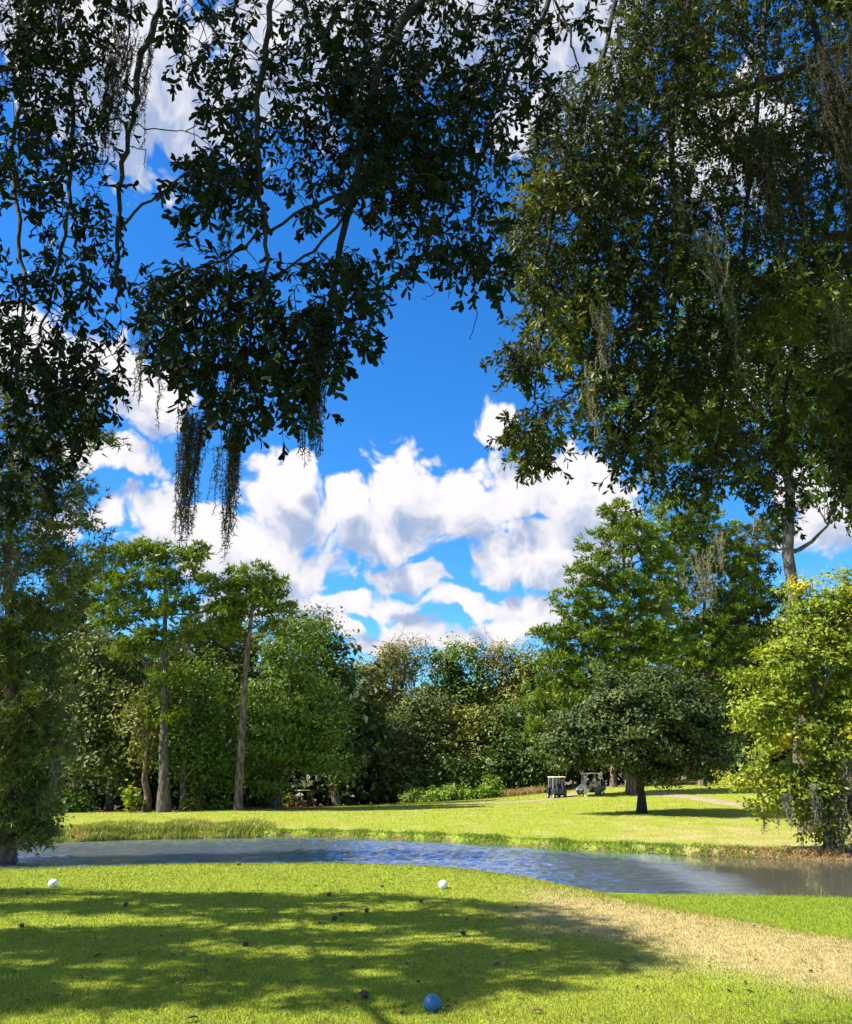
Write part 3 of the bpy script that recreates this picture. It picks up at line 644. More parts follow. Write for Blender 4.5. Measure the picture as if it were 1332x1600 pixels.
def far_trees():
    # ---- left edge, near bank of the inlet
    pine('dark pine at the far left edge overhanging the water', (15, 1338), 37.3, (20, 660),
         [(-60, 700, 90, 30), (100, 690, 70, 22), (40, 640, 80, 34), (70, 760, 60, 24), (95, 815, 60, 26), (-10, 780, 80, 34), (110, 880, 55, 26), (20, 860, 70, 36), (-60, 880, 70, 40),
          (80, 950, 50, 30), (0, 960, 60, 36), (55, 1030, 50, 36), (-30, 1050, 70, 44), (70, 1100, 48, 36), (20, 1130, 60, 40), (62, 1180, 42, 34), (-20, 1200, 70, 46), (40, 1240, 48, 36), (10, 1285, 58, 34), (60, 1290, 28, 26), (-60, 1270, 60, 40)],
         'pine_dark', .34, seed=31, tuft=.36, dens=.11, needles=10, nw=.06)
    broadleaf('low dark shrub crowding the water under the left edge pine', (35, None), 37.6, [(20, 1275, 60, 40), (60, 1296, 26, 20), (-40, 1270, 60, 50)], 'broad_deep', .2, seed=32, trunk_r=.09, limbs=6, name='shrub', cat='shrub', spread=.4)
    pine('tall bare-trunked pine with flat yellow green top at left', (256, 1270), 65, (258, 880),
         [(180, 870, 34, 14), (225, 858, 30, 12), (262, 866, 30, 13), (305, 868, 24, 14), (290, 900, 26, 12), (232, 905, 40, 16), (180, 915, 32, 16), (330, 915, 26, 12), (272, 945, 34, 16), (225, 950, 30, 14), (170, 960, 26, 18),
          (350, 945, 28, 12), (300, 985, 26, 14), (240, 1000, 34, 16), (200, 1010, 24, 14), (265, 1062, 26, 14), (255, 1120, 24, 16)],
         'pine_yellow', .42, 'grey_bark', seed=33, ps=.98, dens=.24)
    pine('slim leaning pine with small round top beside the left fairway', (372, 1266), 66, (402, 900),
         [(395, 902, 32, 14), (375, 925, 24, 14), (425, 918, 24, 14), (400, 945, 28, 12), (440, 950, 14, 10), (350, 985, 26, 14), (365, 955, 18, 12), (430, 980, 18, 8)],
         'pine_yellow', .36, 'pine_bark', seed=34, ps=1.0, via=[(378, 1150), (384, 1050), (392, 970)], stubs=14)
    broadleaf('grey vine-draped oak in shade behind the left pines', (170, None), 70, [(165, 1060, 75, 60), (120, 1130, 60, 70), (200, 1130, 60, 60), (160, 1190, 80, 50), (140, 1010, 40, 30), (215, 1030, 34, 34)], 'broad_grey', .34, seed=35, trunk_r=.3, cover=2.6)
    broadleaf('bright green understorey tree between the two left pines', (315, None), 69, [(310, 1120, 55, 50), (320, 1060, 50, 40), (300, 1180, 50, 50), (340, 1200, 40, 40), (275, 1160, 26, 40)], 'broad_green', .26, seed=36, trunk_r=.16, cover=2.4)
    broadleaf('broad green tree right of the leaning pine', (428, None), 71, [(460, 1080, 80, 60), (440, 1150, 75, 55), (490, 1130, 58, 60), (470, 1010, 65, 45), (415, 1205, 40, 38), (505, 1180, 44, 36), (400, 1110, 36, 50)], 'broad_green', .27, seed=37, trunk_r=.3, cover=2.6, flat=.35)
    broadleaf('tall deep green tree topping the left group', (528, None), 80, [(480, 985, 45, 36), (445, 970, 30, 22), (515, 1020, 36, 36), (490, 1060, 50, 50), (528, 1080, 26, 60), (520, 1150, 32, 60), (530, 1200, 28, 36)], 'broad_deep', .36, seed=38, trunk_r=.32, cover=2.8)
    pine('dark pine crown behind the flat-topped left pine', (330, 1262), 82, (335, 950),
         [(330, 975, 40, 18), (360, 1010, 44, 22), (300, 1020, 46, 24), (340, 1050, 50, 26), (280, 1060, 40, 24), (370, 1070, 40, 26)], 'pine_dark', .3, seed=39, tuft=.42)
    pine('shaded pine half hidden behind the left edge tree', (120, 1275), 75, (130, 880),
         [(110, 900, 40, 20), (150, 930, 44, 20), (90, 950, 50, 26), (140, 980, 44, 24), (60, 1000, 50, 34), (110, 1030, 40, 24)], 'pine_dark', .3, seed=40, tuft=.42)
    # bare lower trunks at the wood edge
    for i, (px, w, lab) in enumerate(((229, .30, 'short thick trunk with lit side just left of the flat-topped pine'), (286, .26, 'shaded trunk close right of the flat-topped pine'))):
        broadleaf(lab, (px, 1270), 66 + i, [(px - 8, 1140, 30, 40), (px + 6, 1190, 24, 22), (px, 1095, 26, 30)], ('broad_olive', 'broad_deep')[i], .28, seed=41 + i, trunk_r=w, bark='pine_bark', cover=1.6)
    # ---- centre wood
    Yc = 108
    cw = [('rounded tan-green tree leftmost of the centre wood skyline', 592, [(590, 1045, 38, 24), (575, 1070, 30, 26), (610, 1075, 30, 30)], 'broad_tan', 112),
          ('dark green tree at the inner left corner of the clearing', 565, [(565, 1110, 34, 40), (575, 1160, 40, 50), (555, 1200, 40, 50), (590, 1215, 40, 36)], 'broad_deep', 104),
          ('dense green round-topped tree in the centre skyline', 715, [(715, 1030, 46, 36), (690, 1060, 36, 36), (745, 1065, 36, 36), (715, 1095, 50, 36)], 'broad_green', 112),
          ('silvery olive tree in the middle of the centre wood', 665, [(660, 1115, 62, 40), (630, 1150, 46, 46), (690, 1165, 60, 46), (650, 1195, 50, 36)], 'broad_grey', 106),
          ('olive leaning tree in the centre wood by the pale bush', 745, [(740, 1130, 40, 34), (760, 1165, 40, 40), (735, 1190, 40, 36)], 'broad_olive', 105),
          ('yellow olive tree right of the bare crown', 835, [(835, 1040, 44, 32), (805, 1055, 34, 34), (855, 1070, 36, 40), (825, 1095, 50, 36)], 'broad_olive', 110),
          ('dark tree behind the golf carts at the wood edge', 800, [(800, 1140, 44, 46), (820, 1185, 44, 44), (780, 1200, 40, 40), (845, 1200, 40, 30)], 'broad_deep', 103),
          ('low grey green tree at the wood foot left of centre', 615, [(615, 1185, 40, 36), (640, 1220, 40, 26), (590, 1220, 36, 26)], 'broad_grey', 102),
          ('small deep green tree at the wood foot in the centre', 710, [(705, 1205, 44, 28), (740, 1225, 34, 18)], 'broad_deep', 101)]
    for i, (lab, px, lobes, leaf, Y) in enumerate(cw):
        broadleaf(lab, (px, None), Y, lobes, leaf, .42, seed=50 + i, trunk_r=.25, cover=2.5, spread=.8, per_px=.02)
    for i, (px, py, r, lab) in enumerate(((645, 1010, 42, 'bare grey-twigged tree rising left of the centre skyline'), (778, 1015, 34, 'leafless reddish grey crown in the right of the skyline'), (620, 1025, 30, 'small bare crown beside the tan tree'))):
        rng = np.random.default_rng(70 + i); Y = 110; a, _ = ray(px, 1255); B = np.array((a * Y, Y, hz(a * Y, Y) - .1)); root = empty('bare_tree', B, lab, 'tree')
        T = at(px, py + 30, Y); P, R = trunk_path(B, T, .22, rng, 9, .015); MB().tube(P, R, 7).build('trunk', M['grey_bark'], root, True, B)
        mb = MB()
        for k in range(13):
            s = P[rng.integers(5, 9)]; e = at(px + rng.normal() * r * .6, py + rng.normal() * 16 + 4, Y + rng.normal() * 2); path = bend(s, e, rng, .1, 6); mb.tube(path, np.linspace(.07, .012, 6), 4)
            for j in range(6):
                s2 = path[rng.integers(2, 6)]; e2 = s2 + rng.normal(size=3) * .9 + (0, 0, .7); mb.tube(bend(s2, e2, rng, .12, 4), np.linspace(.03, .01, 4), 3)
        mb.build('limbs', M['grey_bark'], root, True, B)['kind'] = 'stuff'
        C = np.array([at(px + rng.normal() * r * .5, py + 20 + rng.normal() * 16, Y) for _ in range(20)])
        V, Q, var = leaf_cloud(C, unit(rng.normal(size=C.shape)), 2200, .8, .34, rng); MB().add(V, Q, qv=var).build('crown', M['broad_tan'], root, False, B)
    # ---- right group
    pine('full green pine with pointed top right of the clearing', (985, 1228), 76, (975, 790),
         [(965, 800, 26, 14), (990, 830, 40, 18), (945, 850, 34, 18), (1015, 870, 40, 20), (935, 895, 40, 20), (980, 910, 44, 22), (900, 940, 34, 18), (1030, 930, 40, 22), (950, 960, 46, 24), (870, 985, 34, 16), (910, 1000, 46, 22), (985, 1000, 46, 24), (1030, 1000, 40, 24),
          (870, 1040, 34, 22), (930, 1045, 50, 26), (860, 1090, 34, 26), (905, 1090, 46, 28), (985, 1050, 44, 24), (848, 1130, 26, 24), (880, 1150, 34, 34), (950, 1100, 44, 30)],
         'pine_green', .38, seed=80, tuft=.46)
    pine('slender dark-trunked pine hung with moss behind the field oak', (1097, 1222), 84, (1100, 780),
         [(1060, 800, 50, 24), (1100, 830, 46, 24), (1050, 850, 50, 24), (1130, 870, 46, 26), (1070, 900, 44, 24), (1150, 920, 44, 26), (1060, 960, 40, 26), (1140, 980, 46, 28), (1080, 1010, 44, 24), (1160, 1030, 46, 30), (1110, 1050, 46, 26), (1050, 1050, 40, 28)],
         'pine_green', .32, seed=81, tuft=.46)
    pine('dark pine crown between the slender pine and the big trunk', (1180, 1222), 88, (1180, 800),
         [(1180, 840, 50, 24), (1150, 880, 50, 26), (1190, 930, 50, 28), (1160, 970, 44, 28), (1195, 1010, 50, 34), (1150, 1070, 50, 34), (1200, 1080, 44, 40), (1130, 1110, 40, 34)], 'pine_dark', .34, seed=82, tuft=.48)
    pine('massive straight pine trunk behind the yellow tree', (1268, 1290), 49, (1203, 420),
         [(1180, 640, 90, 40), (1290, 700, 70, 36), (1120, 560, 90, 44), (1250, 560, 90, 44), (1200, 480, 120, 50), (1320, 620, 60, 50), (1110, 690, 60, 30), (1310, 770, 44, 26), (1010, 620, 60, 40), (1340, 500, 80, 60)], 'pine_green', .52, 'grey_bark', seed=83, dens=.10, tuft=.44, stubs=3)
    broadleaf('round dark live oak standing alone on the far fairway', (1003, 1271), 58, [(990, 1116, 104, 62), (920, 1142, 72, 46), (1070, 1118, 74, 62), (876, 1168, 46, 32), (1100, 1170, 46, 50), (965, 1172, 76, 34), (1040, 1180, 80, 44), (1000, 1078, 84, 42), (1130, 1130, 30, 40)], 'oak_field', .24, seed=84, upright=True, trunk_r=.30, bark='oak_bark', limbs=16, cover=4.0, spread=.42, name='live_oak')
    broadleaf('yellow green sweetgum with golden patches on the right bank', (1300, 1338), 39.5,
              [(1290, 930, 60, 40), (1320, 980, 70, 60), (1250, 1000, 55, 44), (1210, 1050, 50, 44), (1290, 1060, 80, 60), (1190, 1110, 44, 40), (1260, 1130, 70, 50), (1340, 1120, 60, 60), (1210, 1160, 40, 26), (1300, 1180, 60, 30),
               (1190, 1220, 46, 22), (1150, 1215, 24, 8), (1240, 1225, 50, 26), (1190, 1258, 34, 16), (1290, 1240, 50, 30), (1250, 1270, 34, 22), (1320, 1270, 40, 40), (1285, 1300, 28, 24), (1160, 1060, 18, 10)],
              'gum_leaf', .21, seed=85, trunk_r=.24, limbs=18, cover=4.0, spread=.32, flat=.5, name='sweetgum_tree')
    for i, (px, py, Y, w, lab) in enumerate(((960, 1231, 88, .34, 'shaded trunk left of the field oak foot by the carts'), (985, 1229, 86, .4, 'broad trunk directly behind the field oak'), (1035, 1222, 92, .5, 'pale lit trunk right of the field oak stem'), (1177, 1206, 92, .3, 'thin pinkish trunk left of the yellow tree'), (1072, 1218, 96, .4, 'dim trunk at the dirt edge behind the field oak'))):
        broadleaf(lab, (px, py), Y, [(px, 1130, 36, 36), (px - 12, 1165, 30, 26), (px + 14, 1160, 30, 26)], 'broad_deep', .4, seed=90 + i, trunk_r=w, bark='pine_bark', cover=2.0)
    # ---- shrubs at the wood edge
    sh = [(700, 1240, 38, 15, 94, 'shrub_leaf', 'bright green bush in front of the centre wood'), (765, 1232, 24, 18, 93, 'shrub_leaf', 'upright lime green bush right of the pale bush'), (735, 1243, 20, 10, 93, 'shrub_leaf', 'small green bush between two brighter bushes'),
          (650, 1246, 30, 11, 96, 'broad_green', 'low dark bush in the centre left of the bright bush'), (600, 1246, 28, 10, 103, 'broad_deep', 'long low bush at the wood foot'), (540, 1215, 24, 26, 100, 'broad_green', 'tall shrub at the corner of the left trees'),
          (448, 1252, 13, 11, 92, 'broad_olive', 'bush beside the parked cart at the left wood'), (205, 1245, 12, 16, 65, 'gum_leaf', 'small yellowing fern bush left of the thick trunk'), (300, 1255, 16, 10, 66, 'broad_olive', 'little bush right of the left trunks'),
          (345, 1258, 18, 8, 68, 'broad_green', 'low bush left of the leaning pine foot'), (110, 1250, 40, 24, 68, 'broad_deep', 'dark bushes at the far left wood edge'), (535, 1247, 26, 9, 106, 'broad_deep', 'dark low bush behind the parked cart'), (850, 1236, 22, 9, 98, 'broad_deep', 'dark low bush left of the rear-facing cart')]
    for i, (px, py, rx, ry, Y, leaf, lab) in enumerate(sh):
        broadleaf(lab, (px, None), Y, [(px, py, rx, ry), (px - rx * .5, py + ry * .3, rx * .5, ry * .6), (px + rx * .45, py + ry * .35, rx * .5, ry * .6), (px + rx * .1, py - ry * .5, rx * .4, ry * .6)], leaf, .3, seed=110 + i, trunk_r=.06, limbs=8, name='shrub', cat='shrub', cover=2.2, spread=.35, per_px=.04)
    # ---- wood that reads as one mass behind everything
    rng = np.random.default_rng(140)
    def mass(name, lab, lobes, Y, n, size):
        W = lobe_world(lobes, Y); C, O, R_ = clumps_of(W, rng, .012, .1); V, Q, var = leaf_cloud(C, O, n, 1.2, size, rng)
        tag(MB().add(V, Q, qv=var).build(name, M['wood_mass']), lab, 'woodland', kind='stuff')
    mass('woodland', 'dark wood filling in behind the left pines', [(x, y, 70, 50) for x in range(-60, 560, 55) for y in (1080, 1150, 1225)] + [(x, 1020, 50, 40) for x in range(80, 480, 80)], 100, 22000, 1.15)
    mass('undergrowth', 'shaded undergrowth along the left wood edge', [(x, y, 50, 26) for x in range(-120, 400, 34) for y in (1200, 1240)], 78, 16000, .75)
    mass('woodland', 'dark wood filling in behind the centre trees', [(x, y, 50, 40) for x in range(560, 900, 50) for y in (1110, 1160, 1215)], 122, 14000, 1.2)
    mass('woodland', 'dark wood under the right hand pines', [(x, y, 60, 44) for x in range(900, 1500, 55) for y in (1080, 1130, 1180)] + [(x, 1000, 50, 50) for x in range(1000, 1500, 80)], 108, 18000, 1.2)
far_trees()

# ------------------------------------------------------------------ overhanging live oaks
LEAF_T = np.array([0., .40, .80]); LEAF_W = np.array([.03, .17, .20])
def leaf_template():
    V = []
    for t, w in zip(LEAF_T, LEAF_W):
        z = -.10 * t * t
        V += [(t, -w, z + w * .28), (t, 0, z), (t, w, z + w * .28)]
    V.append((1.0, 0, -.11)); Q = []
    for i in range(2): Q += [(i * 3, i * 3 + 1, i * 3 + 4, i * 3 + 3), (i * 3 + 1, i * 3 + 2, i * 3 + 5, i * 3 + 4)]
    T = [(6, 7, 9), (7, 8, 9)]
    return np.array(V), np.array(Q), np.array(T)
LV, LQ, LT = leaf_template()
SV_ = np.array([(0, 0, 0), (.62, -.21, .02), (.58, 0, -.05), (.62, .21, .02), (1, 0, -.11)]); ST_ = np.array([(0, 2, 1), (0, 3, 2), (1, 2, 4), (2, 3, 4)])
def poly_px_sample(poly, n, rng):
    P = np.array(poly, float); lo, hi = P.min(0), P.max(0); out = []
    while len(out) < n:
        q = rng.uniform(lo, hi, (n * 2, 2)); q = q[inside(q[:, 0], q[:, 1], P)]; out += list(q)
    return np.array(out[:n])
def overhang(name, label, trunk_pts, trunk_r, limbs, areas, holes, leaf_key, leaf_len, seed, extra_lobes, extra_n, mult=1., light=False):
    rng = np.random.default_rng(seed); B = np.array(trunk_pts[0], float); root = empty(name, B, label, 'tree')
    MB().tube(np.array(smooth_poly(trunk_pts, 2)), np.linspace(trunk_r, trunk_r * .35, len(smooth_poly(trunk_pts, 2))), 12).build('trunk', M['oak_bark'], root, True, B)
    nodes = []
    for pts, r0, r1 in limbs:                              # limbs: world points
        K = np.array(smooth_poly(pts, 2)); K[1:-1] += rng.normal(size=K[1:-1].shape) * .009
        MB().tube(K, np.linspace(r0, r1, len(K)), 7).build('branch', M['oak_bark'], root, True, B)
        nodes += list(K)
    A = []
    for poly, n, y0, y1 in areas:
        q = poly_px_sample(poly, int(n * mult), rng)
        # natural gaps: thin out by a lumpy field
        f = np.sin(q[:, 0] * .031 + seed) * np.sin(q[:, 1] * .027 + 1.3 * np.sin(q[:, 0] * .013)) + .6 * np.sin(q[:, 0] * .071 + q[:, 1] * .05)
        q = q[f > -1.0 + rng.uniform(-.4, .4, len(q))]
        for hx, hy, hr in holes: q = q[np.hypot(q[:, 0] - hx, q[:, 1] - hy) > hr * rng.uniform(.8, 1.15, len(q))]
        for x, y in q: A.append(at(x, y, rng.uniform(y0, y1)))
    A = np.array(A); nodes = np.array(nodes)
    # grow branchlets: each twig anchor joins the nearest node of the network so far
    d0 = np.array([np.linalg.norm(nodes - a, axis=1).min() for a in A]); order = np.argsort(d0); net = np.zeros((len(nodes) + len(A), 3)); net[:len(nodes)] = nodes; m = len(nodes)
    tw = MB(); dirs = np.zeros_like(A)
    for i in order:
        a = A[i]; dd = np.linalg.norm(net[:m] - a, axis=1) + np.maximum(0, a[2] - net[:m, 2]) * .5; j = int(np.argmin(dd)); s = net[j]; L = np.linalg.norm(a - s)
        dirs[i] = (a - s) / (L + 1e-6)
        if L > .03: tw.tube(bend(s, a, rng, .10, 4), np.linspace(.0035 + .004 * min(L, 1), .0022, 4), 3, cap=False)
        net[m] = a; m += 1
    # leafy twigs
    nl = 13; n = len(A)
    td = unit(dirs * .5 + rng.normal(size=(n, 3)) * .45 + np.array((0, 0, -.55))); tl = rng.uniform(.09, .24, n)
    side = unit(np.cross(td, rng.normal(size=(n, 3)))); up2 = np.cross(td, side)
    for i in range(0, n, 2 if light else 1):
        tw.tube(np.stack([A[i], A[i] + td[i] * tl[i] * .5 + side[i] * .01, A[i] + td[i] * tl[i]]), (.0024, .002, .0014), 3, cap=False)
    k = np.repeat(np.arange(n), nl); j = np.tile(np.arange(nl), n)
    s = np.clip(1 - (j / nl) ** 1.5 * 1.15 + rng.normal(size=len(k)) * .04, 0, 1); ang = j * 2.4 + rng.uniform(0, 6.28, n)[k]
    p = A[k] + td[k] * (tl[k] * s)[:, None]
    rad = side[k] * np.cos(ang)[:, None] + up2[k] * np.sin(ang)[:, None]
    open_ = rng.uniform(.35, 1.1, len(k))[:, None]
    ld = unit(td[k] * .75 + rad * open_ + rng.normal(size=p.shape) * .18 + np.array((0, 0, -.12)))
    nr = unit(np.cross(ld, np.cross(td[k] + np.array((0, 0, .8)), ld)) + rng.normal(size=p.shape) * .35); nr = unit(nr - ld * (nr * ld).sum(1)[:, None]); sd = np.cross(nr, ld)
    Ln = leaf_len * rng.uniform(.55, 1.25, len(k)); keep = rng.uniform(0, 1, len(k)) < .93
    p, ld, nr, sd, Ln = p[keep], ld[keep], nr[keep], sd[keep], Ln[keep]
    # in-view apparent size, to pick the 300 largest as single leaves
    depth = p[:, 1] * CS + (p[:, 2] - CZ) * SN; u = p[:, 0] / depth * F + CX; v = CY - (-(p[:, 1]) * SN + (p[:, 2] - CZ) * CS) / depth * F
    vis = (u > 10) & (u < 1322) & (v > 10); app = np.where(vis, Ln / depth, 0); big = np.argsort(-app)[:300]
    TV, TQ, TT = (SV_, np.zeros((0, 4), int), ST_) if light else (LV, LQ, LT)
    W = TV[None, :, 0:1] * ld[:, None, :] + TV[None, :, 1:2] * sd[:, None, :] * rng.uniform(.8, 1.25, len(p))[:, None, None] + TV[None, :, 2:3] * nr[:, None, :] * rng.uniform(.3, 2.2, len(p))[:, None, None]
    W = p[:, None, :] + W * Ln[:, None, None]
    rest = np.ones(len(p), bool); rest[big] = False; W2 = W[rest]; nn = len(W2); idx = np.arange(nn)[:, None, None] * len(TV); var = rng.uniform(0, 1, nn)
    fo = MB().add(W2.reshape(-1, 3), (TQ[None] + idx).reshape(-1, 4), (TT[None] + idx).reshape(-1, 3), np.repeat(var, len(TQ)), np.repeat(var, len(TT))).build('foliage', M[leaf_key], root, True, B); fo['kind'] = 'stuff'
    metas = []
    for q in range(6):
        me = mesh_np('leaf', LV * (1, rng.uniform(.85, 1.2), rng.uniform(.5, 2)), LQ, LT, np.full(len(LQ) + len(LT), rng.uniform(.1, .9)), True); me.materials.append(M[leaf_key]); metas.append(me)
    for q, i in enumerate(big):
        o = bpy.data.objects.new('leaf', metas[q % 6]); col.objects.link(o); o.parent = root
        mtx = Matrix(((ld[i][0], sd[i][0], nr[i][0]), (ld[i][1], sd[i][1], nr[i][1]), (ld[i][2], sd[i][2], nr[i][2]))) * float(Ln[i])
        o.matrix_local = Matrix.Translation(Vector(p[i] - B)) @ mtx.to_4x4()
    t = tw.build('twigs', M['oak_twig'], root, True, B); t['kind'] = 'stuff'
    # the rest of the crown, above and beside the view
    C, O = [], []
    for c, r, n_ in extra_lobes:
        vv = unit(rng.normal(size=(n_, 3))); C.append(np.array(c) + vv * np.array(r) * (rng.uniform(.1, 1, n_) ** .45)[:, None]); O.append(vv)
    if C:
        C = np.concatenate(C); O = np.concatenate(O); V, Q, var = leaf_cloud(C, O, extra_n, .13, .13, rng, aspect=.45)
        cr = MB().add(V, Q, qv=var).build('crown', M[leaf_key], root, False, B); cr['kind'] = 'stuff'
        mb = MB()
        for c in C[rng.permutation(len(C))[:70]]:
            s = nodes[np.argmin(np.linalg.norm(nodes - c, axis=1) + np.maximum(0, nodes[:, 2] - c[2]))]; mb.tube(bend(s, c, rng, .1, 6), np.linspace(.035, .008, 6), 5)
        mb.build('limbs', M['oak_bark'], root, True, B)['kind'] = 'stuff'
    return root
def px_line(pts, Y0, Y1=None):
    Y1 = Y0 if Y1 is None else Y1; n = len(pts)
    return [at(x, y, Y0 + (Y1 - Y0) * i / (n - 1)) for i, (x, y) in enumerate(pts)]
def shade_lobes(z_lo, z_hi, seed):
    """crown clumps of the left oak standing up-sun of the turf that lies in its shade"""
    rng = np.random.default_rng(seed); poly = [(-300, 1392), (0, 1390), (300, 1394), (560, 1398), (760, 1402), (860, 1420), (950, 1452), (1045, 1500), (930, 1512), (880, 1535), (800, 1562), (640, 1575), (400, 1572), (0, 1575), (-300, 1575)]
    q = poly_px_sample(poly, 2000, rng); G = np.array([gp(x, y, 0) for x, y in q])
    # thin strips of sun between the boughs
    k = np.ones(len(q), bool)
    for x0, x1, y0, y1 in ((-300, 190, 1434, 1457), (180, 520, 1472, 1487), (540, 880, 1460, 1476), (420, 640, 1486, 1496), (-300, 280, 1500, 1516), (280, 600, 1440, 1452), (600, 820, 1520, 1532), (-300, 120, 1408, 1414), (330, 700, 1416, 1424), (100, 420, 1536, 1546)):
        k &= ~((q[:, 0] > x0) & (q[:, 0] < x1) & (q[:, 1] > y0) & (q[:, 1] < y1))
    G = G[k]; w = rng.uniform(0, 1, len(G)) < np.clip((G[:, 1] / 11.) ** 2, .25, 1); G = G[w][:420]
    z = rng.uniform(z_lo, z_hi, len(G)); s = np.array(SUN); P = G + s[None] * (z / s[2])[:, None]
    a = P[:, 0] / (P[:, 1] * CS + (P[:, 2] - CZ) * SN) * F + CX
    P[:, :] = np.where((a > -40)[:, None], G + s[None] * ((z + 2.2) / s[2])[:, None], P)
    return [(tuple(p), (.32, .10, .15), 3) for p in P]
def front_oaks():
    Y = 4.4
    limb = [(-9.0, 5.0, -.3), (-8.6, 5.0, 2.2), (-7.0, 4.5, 5.0), (-4.6, 3.9, 7.0), (-2.2, 3.6, 7.5), (.4, 3.6, 7.7), (2.2, 3.8, 7.4)]
    L = [([(-8.4, 5.0, 2.6), (-8.2, 6.5, 5.5), (-8.6, 8.0, 7.0), (-8.6, 9.4, 7.6), (-8.4, 10.4, 7.8)], .07, .02),
         ([(-8.2, 5.0, 3.2), (-9, 3.5, 6.5), (-8, 2.5, 9), (-6, 2, 10)], .16, .04),
         ([(-5.8, 4.8, 6.2), (-7.6, 6.2, 7.4), (-8.4, 8., 7.8), (-8.6, 9.4, 7.8)], .05, .02)]
    def hang(pts, Ya, Yb, r0, r1, top):
        w = px_line(pts, Ya, Yb); return ([np.array(top)] + w, r0, r1)
    L += [hang([(256, -60), (250, 30), (216, 95), (213, 170), (198, 205), (190, 280), (186, 400), (182, 470)], 4.7, 4.5, .030, .010, (-2.4, 4.7, 7.4)),
          hang([(88, -60), (95, 60), (118, 165), (110, 235), (108, 330), (92, 425), (62, 520)], 5.0, 4.7, .026, .007, (-3.2, 4.8, 7.3)),
          hang([(18, -60), (38, 110), (18, 250), (34, 400), (42, 480), (20, 620), (40, 740)], 5.2, 5.0, .024, .007, (-3.8, 4.9, 7.2)),
          hang([(200, -60), (205, 20), (198, 110)], 4.9, 4.9, .012, .006, (-2.6, 4.8, 7.4)),
          hang([(690, -60), (660, 0), (612, 60), (584, 130), (562, 260), (530, 400), (506, 540), (500, 590)], 4.4, 4.2, .048, .008, (.3, 4.6, 7.6)),
          hang([(430, -60), (420, 60), (400, 170), (410, 300), (418, 400), (404, 470), (380, 580)], 4.2, 4.0, .024, .006, (-1.2, 4.6, 7.6)),
          hang([(876, -60), (852, 30), (800, 100), (770, 170), (745, 260), (730, 360)], 4.6, 4.5, .026, .006, (1.2, 4.7, 7.6)),
          hang([(850, -60), (870, 10), (893, 60), (905, 110)], 4.5, 4.4, .014, .005, (1.1, 4.7, 7.6)),
          (px_line([(188, 358), (230, 318), (282, 280), (335, 250)], 4.5, 4.2), .010, .005),
          (px_line([(555, 290), (470, 330), (390, 380), (320, 420), (240, 440), (205, 470)], 4.25, 4.0), .011, .004),
          (px_line([(548, 330), (480, 400), (420, 440), (330, 520), (280, 600)], 4.25, 3.9), .010, .004),
          (px_line([(404, 470), (340, 560), (330, 640)], 4.0, 3.9), .008, .004), (px_line([(506, 540), (470, 610), (440, 660)], 4.2, 4.0), .008, .004),
          (px_line([(205, 190), (160, 186), (120, 210)], 4.6, 4.7), .008, .003), (px_line([(212, 195), (290, 205)], 4.6, 4.5), .005, .003), (px_line([(200, 228), (232, 232), (226, 262)], 4.6, 4.5), .004, .002),
          (px_line([(118, 165), (150, 230), (152, 260), (130, 290)], 4.9, 4.7), .009, .004), (px_line([(100, 310), (70, 330), (45, 370)], 4.8, 4.6), .009, .004),
          (px_line([(735, 420), (745, 470), (738, 530)], 4.5, 4.4), .004, .002), (px_line([(640, 430), (690, 455), (660, 466)], 4.3, 4.3), .003, .002)]
    areas = [([(235, 0), (560, 0), (640, 60), (650, 180), (560, 330), (470, 300), (400, 260), (330, 300), (262, 290), (290, 230), (330, 185), (280, 120)], 165, 3.9, 4.9),
             ([(440, -30), (880, -30), (840, 60), (820, 160), (790, 250), (760, 330), (700, 390), (640, 420), (580, 330), (560, 180), (470, 60)], 260, 4.1, 5.0),
             ([(500, 100), (760, 110), (740, 290), (640, 380), (540, 330)], 90, 4.0, 4.8),
             ([(300, 230), (430, 270), (520, 330), (430, 360), (300, 330), (265, 300)], 40, 3.9, 4.4),
             ([(215, 420), (320, 400), (390, 420), (560, 380), (640, 420), (590, 500), (550, 560), (500, 600), (430, 670), (340, 660), (270, 590), (240, 530)], 190, 3.7, 4.4),
             ([(640, 400), (720, 370), (780, 330), (790, 440), (740, 450), (700, 400)], 24, 4.3, 4.8),
             ([(0, -30), (240, -30), (180, 90), (190, 170), (120, 250), (60, 310), (0, 300)], 160, 4.3, 5.0),
             ([(50, 230), (130, 230), (180, 330), (196, 420), (205, 520), (190, 600), (140, 650), (0, 600), (0, 450), (60, 400)], 85, 4.3, 5.0),
             ([(0, 480), (150, 560), (165, 620), (135, 690), (100, 740), (50, 790), (0, 830)], 72, 4.4, 5.1),
             ([(830, -30), (960, -30), (900, 80), (880, 160), (800, 230)], 30, 4.4, 4.9)]
    holes = [(440, 330, 42), (460, 370, 34), (250, 210, 46), (215, 300, 40), (60, 250, 26), (170, 210, 22), (445, 65, 22), (880, 80, 34), (815, 205, 24), (150, 130, 18), (540, 290, 16)]
    ex = [((-6.2, 3.2, 8.6), (2.4, 1.2, 1.4), 60), ((-4.6, 3.1, 10.0), (2.6, 1.1, 1.2), 60), ((-8.5, 3.2, 7.5), (2.2, 1.4, 1.6), 40), ((-1.5, 3.0, 9.6), (2.6, 1.1, .9), 40), ((-6.0, 3.2, 6.6), (1.4, 1.2, 1.4), 36), ((-3.6, 3.2, 8.6), (1.3, 1.1, .8), 40), ((1.5, 3.6, 9.4), (2, 1.4, .9), 30)] + shade_lobes(6.4, 9.2, 5)
    overhang('live_oak', 'dark live oak overhanging the tee from the left with hanging branches', limb, .38, L, areas, holes, 'oak_leaf', .062, 7, ex, 48000, 2.25)
